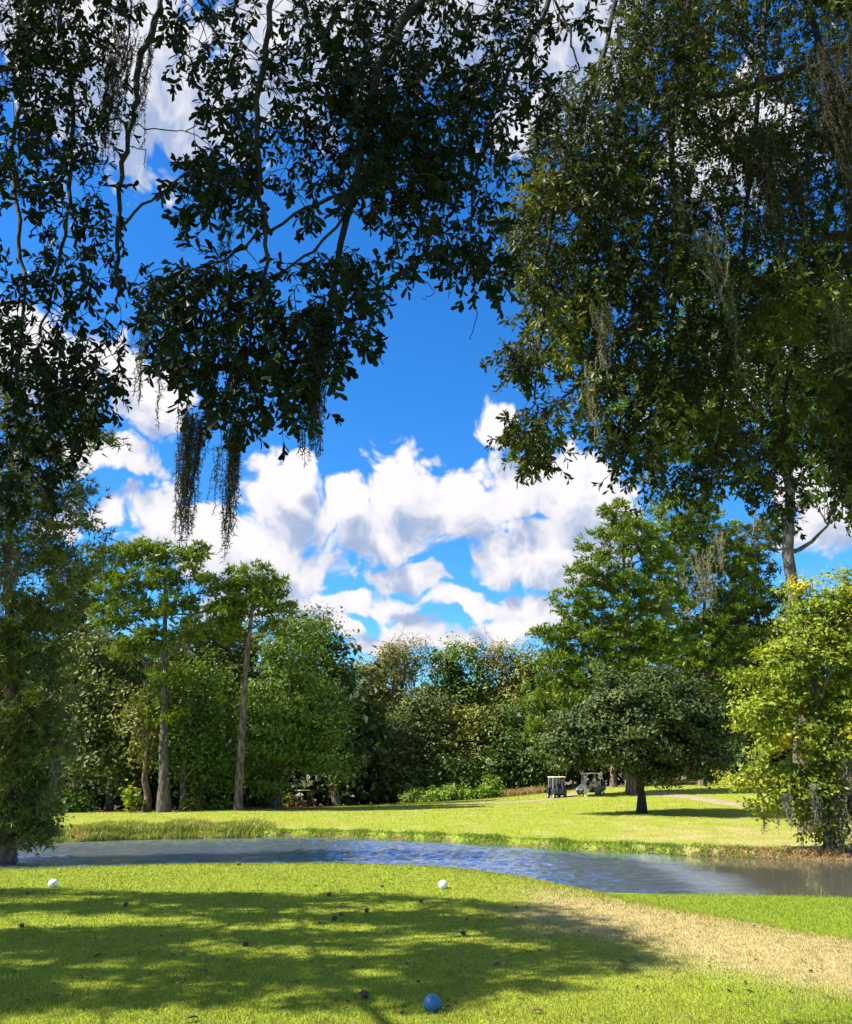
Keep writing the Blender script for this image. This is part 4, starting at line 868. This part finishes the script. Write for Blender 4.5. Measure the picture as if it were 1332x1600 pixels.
    limbR = [(10.5, 8.0, -.3), (10.2, 8, 2.6), (8.4, 7.6, 6.2), (6.0, 7.0, 8.6), (3.6, 6.4, 9.4), (2.0, 6.2, 9.6)]
    LR = [([np.array((6.0, 7., 8.4))] + px_line([(1345, 55), (1250, 108), (1170, 137), (1080, 162), (1000, 215), (930, 290), (880, 350)], 6.4, 5.7), .05, .006),
          ([np.array((4.8, 6.8, 9.0))] + px_line([(1240, -60), (1265, 20), (1290, 90), (1300, 200)], 6.6, 6.4), .055, .02),
          ([np.array((3.6, 6.5, 9.4))] + px_line([(1090, -60), (1060, 80), (1050, 220), (1055, 340), (1062, 430), (1040, 540), (1050, 660)], 6.6, 6.0), .045, .01),
          ([np.array((2.4, 6.3, 9.5))] + px_line([(980, -60), (950, 60), (920, 160), (880, 270), (850, 400), (850, 520), (830, 640)], 6.3, 5.6), .03, .006),
          ([np.array((4.6, 6.8, 9.0))] + px_line([(1200, -60), (1190, 120), (1170, 300), (1160, 450), (1130, 600), (1120, 720)], 6.9, 6.3), .035, .008),
          ([np.array((5.6, 7., 8.6))] + px_line([(1345, 200), (1290, 350), (1260, 480), (1230, 620), (1220, 700)], 6.8, 6.4), .035, .008),
          (px_line([(1055, 340), (1010, 350), (975, 345)], 6.1, 5.8), .008, .004), (px_line([(1062, 430), (980, 520), (900, 600), (820, 690)], 6.0, 5.6), .012, .004), (px_line([(1050, 560), (980, 640), (950, 700)], 6.0, 5.8), .01, .004)]
    areasR = [([(845, 170), (900, 120), (965, 60), (960, -30), (1120, -30), (1100, 150), (1000, 260), (900, 330), (820, 280), (830, 220)], 300, 5.6, 6.8),
              ([(1060, -30), (1345, -30), (1345, 200), (1180, 260), (1060, 200)], 300, 6.0, 7.6),
              ([(800, 290), (900, 250), (1050, 220), (1080, 400), (960, 470), (830, 500), (800, 430), (785, 370)], 300, 5.6, 6.8),
              ([(1050, 180), (1345, 160), (1345, 480), (1200, 500), (1060, 420)], 330, 6.0, 7.8),
              ([(835, 480), (960, 440), (1080, 400), (1100, 560), (1060, 700), (985, 745), (950, 720), (915, 650), (860, 560), (800, 570), (815, 540)], 260, 5.6, 6.8),
              ([(1060, 400), (1345, 440), (1345, 640), (1290, 690), (1250, 670), (1180, 770), (1090, 780), (1000, 760), (1070, 640)], 330, 5.8, 7.6),
              ([(800, 640), (870, 620), (900, 640), (850, 720), (805, 725), (788, 690)], 30, 5.5, 5.9), ([(785, 545), (830, 520), (850, 590), (800, 590)], 12, 5.6, 5.9), ([(1290, 560), (1345, 520), (1345, 800), (1300, 780)], 50, 6, 7),
              ([(1200, 660), (1250, 640), (1240, 810), (1190, 800)], 18, 6, 6.8)]
    holesR = [(1205, 100, 16), (1250, 165, 18), (1250, 200, 14), (1180, 70, 12), (935, 275, 16), (960, 470, 14), (1120, 460, 16), (890, 640, 20), (1270, 730, 30), (990, 590, 14)]
    exR = [((7.5, 7.0, 9.5), (2.6, 2.2, 1.4), 40), ((4.2, 6.0, 10.8), (2.4, 1.6, .9), 40), ((9.5, 6.5, 7.5), (2.2, 2.4, 1.8), 40)]
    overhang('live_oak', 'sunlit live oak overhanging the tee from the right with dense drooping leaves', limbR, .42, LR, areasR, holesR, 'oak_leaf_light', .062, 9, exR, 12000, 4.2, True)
front_oaks()

# ------------------------------------------------------------------ Spanish moss
def moss(px, py0, py1, w, Y, label, mat='moss', n_strand=None, seed=0, dens=1.):
    rng = np.random.default_rng(seed + 300); top = at(px, py0, Y); bot = at(px, py1, Y); m = mpp(top); H = top[2] - bot[2]; Wd = w * m
    ns = int((n_strand or max(4, w * .8)) * (1.7 if (n_strand or 0) > 15 and Y < 4.5 else 1)); mb = MB(); th = max(.0016, .55 * m)
    curl = max(.036, 8 * m)
    for s in range(ns):
        L = H * (rng.uniform(.35, 1.0) if s else 1.); o = np.array((rng.normal() * .42 * Wd, rng.normal() * .42 * Wd, -rng.uniform(0, .12) * H))
        n = max(5, int(L / (curl * .55) * dens)); t = np.linspace(0, 1, n)
        pinch = (1 - .55 * t)
        P = top + np.stack([o[0] * pinch + .12 * Wd * np.sin(t * rng.uniform(4, 9) + rng.uniform(0, 6)), o[1] * pinch + .12 * Wd * np.sin(t * rng.uniform(4, 9)), o[2] - t * L], 1)
        P[1:] += np.cumsum(rng.normal(size=(n - 1, 3)) * curl * .10, 0) * (1, 1, .2)
        nq = 3 if Y < 10 else 2; k = np.repeat(np.arange(n), nq); p = P[k] + rng.normal(size=(len(k), 3)) * curl * .12
        d = unit(rng.normal(size=(len(k), 3)) + (0, 0, -.45)); d2 = unit(d + rng.normal(size=(len(k), 3)) * .7 + (0, 0, -.35)); l = curl * rng.uniform(.4, 1.0, len(k))[:, None]
        a = p + d * l * .55; b = a + d2 * l * .5; sd = unit(np.cross(d, rng.normal(size=(len(k), 3)))) * th
        V = np.stack([p - sd, p + sd, a + sd * .9, a - sd * .9, b], 1).reshape(-1, 3); i = np.arange(len(k))[:, None] * 5; var = rng.uniform(0, 1, len(k))
        mb.add(V, i + np.array([0, 1, 2, 3]), i + np.array([3, 2, 4]), var, var)
        mb.tube(P, th * .8, 3, cap=False)
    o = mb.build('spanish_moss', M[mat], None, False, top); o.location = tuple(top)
    return tag(o, label, 'moss', 'clumps of hanging Spanish moss')
def all_moss():
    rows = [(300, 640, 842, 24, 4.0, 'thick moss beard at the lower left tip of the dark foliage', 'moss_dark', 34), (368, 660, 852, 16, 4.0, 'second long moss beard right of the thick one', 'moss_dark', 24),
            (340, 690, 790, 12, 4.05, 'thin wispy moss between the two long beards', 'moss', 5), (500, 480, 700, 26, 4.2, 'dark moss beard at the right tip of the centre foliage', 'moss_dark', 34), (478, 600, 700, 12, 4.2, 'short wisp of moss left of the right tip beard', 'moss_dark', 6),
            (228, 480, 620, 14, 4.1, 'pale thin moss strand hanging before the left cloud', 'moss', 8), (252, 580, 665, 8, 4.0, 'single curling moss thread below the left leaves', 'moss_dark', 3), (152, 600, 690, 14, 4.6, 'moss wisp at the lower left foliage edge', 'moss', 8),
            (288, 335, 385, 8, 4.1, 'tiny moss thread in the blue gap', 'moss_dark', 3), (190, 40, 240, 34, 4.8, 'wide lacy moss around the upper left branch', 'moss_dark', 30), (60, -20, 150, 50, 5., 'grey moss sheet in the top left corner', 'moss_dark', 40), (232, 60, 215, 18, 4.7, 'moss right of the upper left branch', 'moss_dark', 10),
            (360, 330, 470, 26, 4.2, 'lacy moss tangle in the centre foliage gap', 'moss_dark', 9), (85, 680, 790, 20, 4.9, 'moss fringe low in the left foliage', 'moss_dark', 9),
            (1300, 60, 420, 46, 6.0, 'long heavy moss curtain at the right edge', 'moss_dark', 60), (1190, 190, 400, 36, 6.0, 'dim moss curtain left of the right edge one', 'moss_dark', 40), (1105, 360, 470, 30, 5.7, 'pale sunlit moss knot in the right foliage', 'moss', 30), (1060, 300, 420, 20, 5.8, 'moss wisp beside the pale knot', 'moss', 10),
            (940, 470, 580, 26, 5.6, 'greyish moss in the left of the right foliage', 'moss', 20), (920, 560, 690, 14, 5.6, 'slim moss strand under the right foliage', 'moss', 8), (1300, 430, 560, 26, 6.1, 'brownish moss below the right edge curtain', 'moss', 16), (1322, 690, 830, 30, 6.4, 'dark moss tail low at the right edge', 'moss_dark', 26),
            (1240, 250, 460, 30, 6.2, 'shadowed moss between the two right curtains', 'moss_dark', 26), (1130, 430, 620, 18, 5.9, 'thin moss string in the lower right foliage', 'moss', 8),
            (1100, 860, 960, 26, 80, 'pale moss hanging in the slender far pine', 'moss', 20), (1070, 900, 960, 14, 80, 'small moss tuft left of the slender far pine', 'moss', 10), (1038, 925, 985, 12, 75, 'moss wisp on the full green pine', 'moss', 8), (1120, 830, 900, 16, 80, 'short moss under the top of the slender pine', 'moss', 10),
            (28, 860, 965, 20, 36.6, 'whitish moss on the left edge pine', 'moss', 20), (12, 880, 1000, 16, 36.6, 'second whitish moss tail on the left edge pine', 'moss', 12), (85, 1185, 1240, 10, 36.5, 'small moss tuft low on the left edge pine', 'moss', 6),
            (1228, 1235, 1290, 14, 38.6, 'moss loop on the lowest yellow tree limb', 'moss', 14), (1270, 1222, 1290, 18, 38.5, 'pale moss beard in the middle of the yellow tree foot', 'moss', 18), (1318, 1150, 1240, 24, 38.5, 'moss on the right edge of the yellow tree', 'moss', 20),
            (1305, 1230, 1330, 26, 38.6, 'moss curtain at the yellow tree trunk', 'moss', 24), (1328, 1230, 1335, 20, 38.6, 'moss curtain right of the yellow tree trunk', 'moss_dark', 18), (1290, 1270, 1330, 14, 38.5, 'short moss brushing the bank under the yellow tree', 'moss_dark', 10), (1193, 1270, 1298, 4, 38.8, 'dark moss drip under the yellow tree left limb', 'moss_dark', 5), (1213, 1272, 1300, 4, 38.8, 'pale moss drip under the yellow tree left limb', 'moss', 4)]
    for i, (px, a, b, w, Y, lab, mat, n) in enumerate(rows): moss(px, a, b, w, Y, lab, mat, n, i)
all_moss()

# ------------------------------------------------------------------ tee markers, cones, litter
M['blue_paint'] = simple('blue_paint', (.012, .12, .30), .45, noise=.25, scale=14, bump=.1)
M['white_paint'] = simple('white_paint', (.78, .78, .74), .5, noise=.08, scale=14)
M['spike'] = simple('spike_steel', (.3, .3, .3), .4, 1.)
M['cone'] = simple('cone_brown', (.055, .035, .022), .85, noise=.4, scale=40)
M['cone_tip'] = simple('cone_tip', (.16, .11, .07), .85, noise=.3, scale=40)
M['dead_leaf'] = simple('dead_leaf', (.11, .065, .035), .8, noise=.4, scale=20)
M['pale_leaf'] = simple('pale_leaf', (.55, .46, .36), .8, noise=.2, scale=20)
def tee_marker(px, py, mat, label, r=.063):
    p = gp(px, py, 0); p[2] = hz(p[0], p[1]); root = empty('tee_marker', p, label, 'tee marker', 'ball tee markers')
    prof = [(.018, .0)] + [(r * math.sin(a), r - .004 - r * math.cos(a)) for a in np.linspace(.3, math.pi - .001, 26)]
    i = 14; prof = prof[:i] + [(prof[i][0] * .992, prof[i][1])] + prof[i + 1:]          # mould seam
    prof = [(a, b * .93 - .011) for a, b in prof]
    MB().lathe(prof, 36).build('ball', M[mat], root, True)
    MB().lathe([(.016, .004), (.016, -.01), (.006, -.02), (.006, -.09), (.001, -.11)], 10).build('spike', M['spike'], root, True)
tee_marker(676, 1580, 'blue_paint', 'round blue tee marker ball in the near grass', .0635)
tee_marker(82.5, 1386, 'white_paint', 'white tee marker ball at the far left of the tee', .064)
tee_marker(692.5, 1388, 'white_paint', 'white tee marker ball in the centre at the back of the tee', .064)
def cone_parts():
    body = MB().lathe([(.001, 0), (.016, .004), (.024, .02), (.022, .036), (.013, .054), (.003, .066)], 10)
    sc = MB(); rng = np.random.default_rng(5)
    for k in range(46):
        t = k / 46; a = k * 2.4; z = .006 + .056 * t; r = .024 * math.sin(min(1, .35 + t * .9) * math.pi * .92) + .006; c, s = math.cos(a), math.sin(a)
        o = np.array((c * r * .7, s * r * .7, z)); e = o + np.array((c, s, .35)) * .013; w = np.array((-s, c, 0)) * .006; up = np.array((0, 0, .003))
        sc.add([o - w * .5, o + w * .5, e + w, e - w, e + up * 1.4 + np.array((c, s, 0)) * .002], [(0, 1, 2, 3)], [(3, 2, 4), (0, 3, 4), (2, 1, 4)])
    return body, sc
def litter():
    b, s = cone_parts(); rng = np.random.default_rng(8)
    spots = [(519, 1437, 'pine cone left of a close pair on the shaded tee'), (531, 1431, 'pine cone in the middle of three on the shaded tee'), (570, 1425, 'rightmost pine cone of three on the shaded tee'), (388, 1478, 'pine cone alone in mid shade left of centre'), (574, 1560, 'pine cone nearest the blue ball'),
             (595, 1386, 'small pine cone left of the centre white ball'), (512, 1401, 'pine cone on the shade edge near centre'), (660, 1409, 'pine cone below the centre white ball'), (196, 1419, 'pine cone in the left shade'), (37, 1453, 'pine cone in the left sun strip'), (44, 1400, 'pine cone near the left white ball'), (728, 1459, 'pine cone right of centre in the shade'), (372, 1351, 'pine cone at the back crest of the tee')]
    proto = None
    for i, (px, py, lab) in enumerate(spots):
        p = gp(px, py, 0); p[2] = hz(p[0], p[1]) + .016
        if proto is None:
            root = empty('pine_cone', p, lab, 'pine cone', 'pine cones on the tee'); b.build('core', M['cone'], root, True); s.build('scales', M['cone_tip'], root); proto = root
        else:
            root = copy_tree(proto); root['label'] = lab; root.location = tuple(p)
        root.rotation_euler = (rng.uniform(1.1, 1.6), rng.uniform(-.4, .4), rng.uniform(0, 6.28)); k = rng.uniform(.7, 1.1); root.scale = (k, k, k)
    LVs = LV * (1, 1.2, 1.5)
    leafs = [(625, 1586, 'pale_leaf', .10, 'pale curled dead leaf left below the blue ball'), (310, 1595, 'dead_leaf', .10, 'brown dead leaf at the bottom edge'), (862, 1548, 'dead_leaf', .08, 'small brown leaf on the dry turf right of the blue ball'), (785, 1508, 'dead_leaf', .09, 'dark dead leaf cluster right of centre in the shade'), (92, 1560, 'dead_leaf', .08, 'brown leaf at the lower left of the tee'), (315, 1520, 'dead_leaf', .08, 'brown leaf in the lower shade left of centre'),
             (160, 1497, 'dead_leaf', .08, 'curled leaf in the left half of the shade'), (275, 1544, 'pale_leaf', .06, 'pale leaf scrap in the lower left turf'), (850, 1585, 'dead_leaf', .08, 'brown leaf in the lit turf at the lower right'), (657, 1536, 'dead_leaf', .06, 'brown leaf just above the blue ball'), (1165, 1550, 'dead_leaf', .07, 'dark leaf in the green turf at right')]
    for i, (px, py, mat, L, lab) in enumerate(leafs):
        p = gp(px, py, 0); p[2] = hz(p[0], p[1]) + .02
        me = mesh_np('fallen_leaf', np.concatenate([LVs, LVs * (1, 1, 1) - (0, 0, .006)]), np.concatenate([LQ, LQ[:, ::-1] + len(LV)]), np.concatenate([LT, LT[:, ::-1] + len(LV)]), smooth=True); me.materials.append(M[mat])
        o = tag(link(bpy.data.objects.new('fallen_leaf', me)), lab, 'leaf', 'dead leaves on the tee'); o.location = tuple(p); o.scale = (L, L, L * 1.8); o.rotation_euler = (rng.uniform(-.3, .3), rng.uniform(-.3, .3), rng.uniform(0, 6.28))
litter()
def scraps():
    rng = np.random.default_rng(77); n = 900; y = 5.6 + rng.uniform(0, 1, n) ** 1.3 * 8.5; x = rng.uniform(-.55, .5, n) * y; z, dt, dp = height(x, y); k = dt < .3
    P = np.stack([x, y, z + .012], 1)[k]; V, Q, var = leaf_cloud(P, np.tile((0, 0, 1.), (len(P), 1)), len(P), .001, .042, rng, up=1.2, rnd=.5, aspect=.5)
    tag(MB().add(V, Q, qv=var).build('leaf_litter', M['scrap']), 'tiny brown leaf scraps strewn over the tee turf', 'leaf litter', kind='stuff')
    n = 2600; q = rng.normal(size=(n, 2)) * .06; c = np.stack([rng.uniform(-4, 4, 130), rng.uniform(5.8, 10.5, 130)], 1)[rng.integers(0, 130, n)]; x, y = c[:, 0] + q[:, 0], c[:, 1] + q[:, 1]; z, dt, dp = height(x, y); k = dt < 0
    tag(blades('grass_tufts', np.stack([x, y, z], 1)[k], .055, .007, .7, 78, M['blade']), 'coarser tufts standing up out of the tee turf', 'grass', kind='stuff')
M['scrap'] = leaf_mat('scrap', (.03, .02, .012), (.22, .14, .07), trans=.1)
scraps()

# ------------------------------------------------------------------ golf carts
M['cart_white'] = simple('cart_white', (.72, .70, .64), .35, noise=.05, coat=.4)
M['cart_navy'] = simple('cart_navy', (.02, .03, .075), .35, noise=.1, coat=.4)
M['cart_green'] = simple('cart_green', (.03, .06, .05), .35, noise=.1, coat=.4)
M['cart_red'] = simple('cart_red', (.16, .02, .02), .4, noise=.1, coat=.3)
M['cart_roof'] = simple('cart_roof', (.74, .66, .48), .45, noise=.06)
M['rubber'] = simple('rubber', (.02, .02, .02), .85)
M['rim'] = simple('rim', (.75, .75, .73), .35, noise=.05)
M['vinyl'] = simple('vinyl', (.55, .48, .36), .55, noise=.06)
M['vinyl_dark'] = simple('vinyl_dark', (.05, .05, .055), .55)
M['strut'] = simple('strut', (.80, .80, .78), .3, noise=.04)
M['black_plastic'] = simple('black_plastic', (.015, .015, .017), .5)
M['bag_navy'] = simple('bag_navy', (.025, .03, .11), .7, noise=.2)
M['bag_black'] = simple('bag_black', (.02, .02, .022), .7)
M['club_steel'] = simple('club_steel', (.6, .6, .6), .25, 1.)
m_, nt_, p_ = base_mat('windscreen'); p_.inputs['Base Color'].default_value = (.8, .86, .88, 1); p_.inputs['Transmission Weight'].default_value = .85; p_.inputs['Roughness'].default_value = .05; p_.inputs['IOR'].default_value = 1.1; M['glass'] = m_
def golf_cart(loc, rz, label, body, seat, roof, bags=True, cowl=None):
    """front along +x"""
    root = empty('golf_cart', loc, label, 'golf cart', 'golf carts', rz)
    def part(name, mb, mat, parent=root, smooth=False): return mb.build(name, M[mat], parent, smooth)
    prof = [(-.62, .30), (-.62, .62), (-.40, .70), (-.05, .70), (-.05, .30)]        # seat pod
    def extrude(pts, y0, y1):
        n = len(pts); V = [(x, y0, z) for x, z in pts] + [(x, y1, z) for x, z in pts]; mb = MB()
        Q = [(k, (k + 1) % n, n + (k + 1) % n, n + k) for k in range(n)]; c0 = np.mean(V[:n], 0); c1 = np.mean(V[n:], 0)
        mb.add(V + [tuple(c0), tuple(c1)], Q, [(2 * n, (k + 1) % n, k) for k in range(n)] + [(2 * n + 1, n + k, n + (k + 1) % n) for k in range(n)]); return mb
    b = extrude([(-1.15, .42), (-1.18, .72), (-1.02, .80), (-.62, .78), (-.10, .64), (-.06, .28), (-.55, .26), (-.62, .50), (-.95, .50), (-1.02, .40)], -.56, .56)
    bo = part('body', b, body)
    part('front_cowl', extrude([(.62, .26), (.62, .88), (.72, .92), (.98, .70), (1.16, .58), (1.20, .36), (1.08, .34), (1.02, .52), (.74, .52), (.66, .26)], -.56, .56), cowl or body)
    part('floor', extrude([(-.08, .24), (-.08, .29), (.66, .29), (.66, .24)], -.56, .56), 'black_plastic')
    part('bumper', MB().box((1.19, -.45, .30), (1.25, .45, .42), bev=.02), 'black_plastic')
    for y in (-.36, .36): part('headlight', MB().lathe([(.001, .03), (.05, .025), (.07, 0), (.07, -.03)], 12, axis='Y').add([(0, 0, 0)]) if False else MB().box((1.10, y - .09, .50), (1.185, y + .09, .58), bev=.02), 'strut')
    part('seat', MB().box((-.55, -.54, .66), (0, .54, .80), bev=.04), seat); part('backrest', extrude([(-.58, .84), (-.66, 1.16), (-.58, 1.18), (-.48, .86)], -.54, .54), seat)
    for x, w in ((.66, .88), (-.66, .74)):
        for y in (-.54, .54):
            xe = .50 if x > 0 else -.74; part('strut', MB().tube([(x, y, w), ((x * .35 + xe * .65), y, 1.4), (xe, y * .98, 1.80)], .019, 8), 'strut', smooth=True)
    ro = extrude([(-1.02, 1.80), (-1.02, 1.83), (-.9, 1.87), (.5, 1.87), (.74, 1.83), (.74, 1.80)], -.58, .58); part('roof', ro, roof)
    part('windscreen', extrude([(.665, .92), (.52, 1.78), (.528, 1.78), (.673, .92)], -.52, .52), 'glass')
    st = part('steering_column', MB().tube([(.64, .26, .80), (.42, .26, 1.0)], .02, 8), 'black_plastic', smooth=True)
    a = np.linspace(0, 2 * math.pi, 17); part('steering_wheel', MB().tube(np.stack([.42 + .07 * np.sin(a), .26 + .17 * np.cos(a), 1.0 + .14 * np.sin(a)], 1), .014, 6), 'black_plastic', st, True)
    for x in (-.80, .88):
        for y in (-.50, .50):
            w = part('wheel', MB().lathe([(.13, -.09), (.20, -.10), (.225, -.06), (.225, .06), (.20, .10), (.13, .09)], 20, (x, y, .225), 'Y'), 'rubber', smooth=True)
            part('rim', MB().lathe([(.001, -.075), (.05, -.095), (.12, -.07), (.13, -.09), (.13, .09), (.12, .07), (.05, .095), (.001, .075)], 16, (x, y, .225), 'Y'), 'rim', w, True)
    part('bag_rack', MB().tube([(-.7, -.5, .8), (-.9, -.5, 1.15), (-.9, .5, 1.15), (-.7, .5, .8)], .015, 6), 'black_plastic')
    if bags:
        for k, y in enumerate((-.26, .26)):
            g = part('golf_bag', MB().tube([(-1.06, y, .50), (-1.02, y, .78), (-.98, y, 1.08), (-.96, y, 1.32)], (.13, .145, .135, .14), 12), ('bag_navy', 'bag_black')[k], smooth=True)
            part('pocket', MB().box((-1.24, y - .09, .58), (-1.12, y + .09, .98), bev=.03), ('bag_black', 'bag_navy')[k], g); rng = np.random.default_rng(k); mb = MB()
            for j in range(7):
                q = np.array((-.96 + rng.uniform(-.07, .07), y + rng.uniform(-.08, .08), 1.3)); e = q + (rng.uniform(-.03, .05), rng.uniform(-.05, .05), rng.uniform(.12, .34)); mb.tube([q, e], .008, 5); mb.box(tuple(e - (.02, .05, .01)), tuple(e + (.02, .03, .03)), bev=.01)
            part('clubs', mb, 'club_steel', g)
    return root
def place(px, py, Y):
    p = at(px, py, Y); p[2] = hz(p[0], p[1]); return p
pc1 = place(870.5, 1247, 79); pc2 = place(924, 1241, 77); pc3 = place(476, 1262, 96)
golf_cart(pc1, math.radians(100), 'golf cart with cream roof seen from behind on the path', 'cart_navy', 'vinyl_dark', 'cart_roof')
golf_cart(pc2, math.radians(193), 'golf cart facing left beside the field oak with a seated rider', 'cart_green', 'vinyl', 'cart_roof', cowl='cart_white')
golf_cart(pc3, math.radians(35), 'small cream-roofed cart parked against the left wood', 'cart_red', 'vinyl', 'cart_roof')

# ------------------------------------------------------------------ people
def skin_mesh(name, verts, edges, radii, mat, root, sub=2):
    me = bpy.data.meshes.new(name); me.from_pydata(verts, edges, []); o = bpy.data.objects.new(name, me); col.objects.link(o)
    md = o.modifiers.new('s', 'SKIN'); sv = me.skin_vertices[0].data if me.skin_vertices else None
    if sv is None:
        import bmesh
        bm = bmesh.new(); bm.from_mesh(me); bm.verts.layers.skin.verify(); bm.to_mesh(me); bm.free(); sv = me.skin_vertices[0].data
    for i, r in enumerate(radii): sv[i].radius = (r if isinstance(r, tuple) else (r, r)); sv[i].use_root = (i == 0)
    ss = o.modifiers.new('u', 'SUBSURF'); ss.levels = sub; ss.render_levels = sub
    dg = bpy.context.evaluated_depsgraph_get(); dg.update(); new = bpy.data.meshes.new_from_object(o.evaluated_get(dg)); new.name = name
    bpy.data.objects.remove(o); new.materials.clear(); new.materials.append(M[mat])
    for p in new.polygons: p.use_smooth = True
    r = link(bpy.data.objects.new(name, new)); r.parent = root; return r
M['skin'] = simple('skin', (.42, .25, .17), .5, noise=.06); M['shirt_blue'] = simple('shirt_blue', (.22, .52, .78), .8, noise=.1); M['shirt_white'] = simple('shirt_white', (.78, .78, .82), .8, noise=.05)
M['khaki'] = simple('khaki', (.62, .55, .42), .85, noise=.08); M['hair'] = simple('hair', (.05, .03, .02), .7); M['cap_white'] = simple('cap_white', (.8, .8, .78), .7); M['shoe'] = simple('shoe', (.6, .6, .58), .6); M['eye'] = simple('eye', (.02, .02, .02), .2)
def person(loc, rz, label, shirt, sitting, cap):
    """faces +x"""
    root = empty('person', loc, label, 'person', None, rz); h = .50 if sitting else .93      # pelvis height
    pel = (0, 0, h); ch = (.02, 0, h + .30); nk = (.03, 0, h + .52); hd = (.05, 0, h + .64); tp = (.05, 0, h + .78)
    def leg(s):
        if sitting: return [(.02, s * .10, h), (.42, s * .12, h + .06), (.50, s * .12, h - .36), (.62, s * .12, h - .42)]
        return [(0, s * .10, h - .05), (.03, s * .11, .50), (-.02, s * .11, .09), (.14, s * .12, .04)]
    def arm(s):
        if sitting: return [(.02, s * .19, h + .44), (.10, s * .24, h + .20), (.36, s * .18, h + .24), (.44, s * .16, h + .26)]
        return [(.02, s * .20, h + .44), (-.02, s * .26, h + .17), (.16, s * .24, h - .02), (.22, s * .23, h - .06)]
    V = [pel, ch, nk, hd, tp]; E = [(0, 1), (1, 2), (2, 3), (3, 4)]; R = [(.14, .11), (.15, .11), .055, .095, .075]
    for s in (-1, 1):
        n = len(V); V += leg(s); E += [(0, n), (n, n + 1), (n + 1, n + 2), (n + 2, n + 3)]; R += [.085, .062, .045, .04]
        n = len(V); V += arm(s); E += [(1, n), (n, n + 1), (n + 1, n + 2), (n + 2, n + 3)]; R += [.055, .045, .034, .03]
        hnd = np.array(arm(s)[-1])
        for k in range(4): pass
    skin_mesh('body', V, E, R, 'skin', root)
    for s in (-1, 1):                                     # hand: palm with five fingers
        w = np.array(arm(s)[-1]); mb = MB(); d = unit(np.array(arm(s)[-1]) - np.array(arm(s)[-2]))
        mb.tube([w - d * .02, w + d * .03, w + d * .07], (.028, .036, .03), 8)
        for k in range(4):
            o = w + d * .065 + np.array((0, (k - 1.5) * .017, 0)); L = (.055, .066, .062, .048)[k]; mb.tube([o, o + d * L * .6, o + d * L + (0, 0, -.018)], (.0095, .009, .007), 6)
        o = w + d * .02 + np.array((0, -s * .03, 0)); mb.tube([o, o + d * .03 + (0, -s * .02, 0), o + d * .055 + (0, -s * .02, -.01)], (.011, .010, .008), 6)
        mb.build('hand', M['skin'], root, True)
    SV = [(0, 0, h + .02), ch, (.025, 0, h + .43)]; SE = [(0, 1), (1, 2)]; SR = [(.165, .13), (.175, .135), (.12, .09)]
    for s in (-1, 1):
        n = len(SV); a = [np.array(q) for q in arm(s)]; SV += [tuple(a[0]), tuple(a[0] * .3 + a[1] * .7)]; SE += [(2, n), (n, n + 1)]; SR += [.08, .068]
    skin_mesh('shirt', SV, SE, SR, shirt, root)
    PV = [(0, 0, h + .04)]; PE = []; PR = [(.15, .125)]
    for s in (-1, 1):
        n = len(PV); g = [np.array(q) for q in leg(s)]; PV += [tuple(g[0]), tuple(g[1]), tuple(g[1] * .1 + g[2] * .9)]; PE += [(0, n), (n, n + 1), (n + 1, n + 2)]; PR += [.10, .08, .066]
    skin_mesh('trousers', PV, PE, PR, 'khaki', root)
    for s in (-1, 1):
        g = leg(s); a, b = np.array(g[2]), np.array(g[3]); MB().tube([a + (-.07, 0, -.03), a + (0, 0, -.02), b + (.02, 0, -.005), b + (.10, 0, -.01)], (.045, .055, .05, .025), 8).build('shoe', M['shoe'], root, True)
    H = np.array(hd); 
    MB().lathe([(.001, .115), (.05, .108), (.085, .075), (.098, .03), (.098, .0), (.090, -.02)], 14, tuple(H + (-.008, 0, .04))).build('cap' if cap else 'hair', M['cap_white' if cap else 'hair'], root, True)
    if cap: MB().box(tuple(H + (.07, -.07, .055)), tuple(H + (.17, .07, .068)), bev=.02).build('cap_brim', M['cap_white'], root)
    MB().tube([H + (.085, 0, .02), H + (.118, 0, -.012), H + (.09, 0, -.022)], (.008, .016, .012), 6).build('nose', M['skin'], root, True)
    MB().tube([H + (.086, -.028, -.05), H + (.094, 0, -.052), H + (.086, .028, -.05)], (.004, .007, .004), 6).build('mouth', M['cart_red'], root, True)
    for s in (-1, 1):
        MB().lathe([(.001, .010), (.010, .004), (.011, -.004), (.001, -.012)], 8, tuple(H + (.088, s * .034, .018))).build('eye', M['eye'], root, True)
        MB().tube([H + (0, s * .090, -.03), H + (-.008, s * .108, 0), H + (0, s * .10, .03)], (.010, .016, .010), 6).build('ear', M['skin'], root, True)
def local(root_loc, rz, v):
    c, s = math.cos(rz), math.sin(rz); return np.array((root_loc[0] + c * v[0] - s * v[1], root_loc[1] + s * v[0] + c * v[1], root_loc[2] + v[2]))
seat_p = local(pc2, math.radians(193), (-.28, .26, .36)); person(seat_p, math.radians(193), 'person in white shirt sitting in the left-facing golf cart', 'shirt_white', True, False)
stand = local(pc2, math.radians(193), (.95, .95, 0)); stand[2] = hz(stand[0], stand[1]); person(stand, math.radians(-20), 'person in light blue shirt and white cap standing at the cart front', 'shirt_blue', False, True)
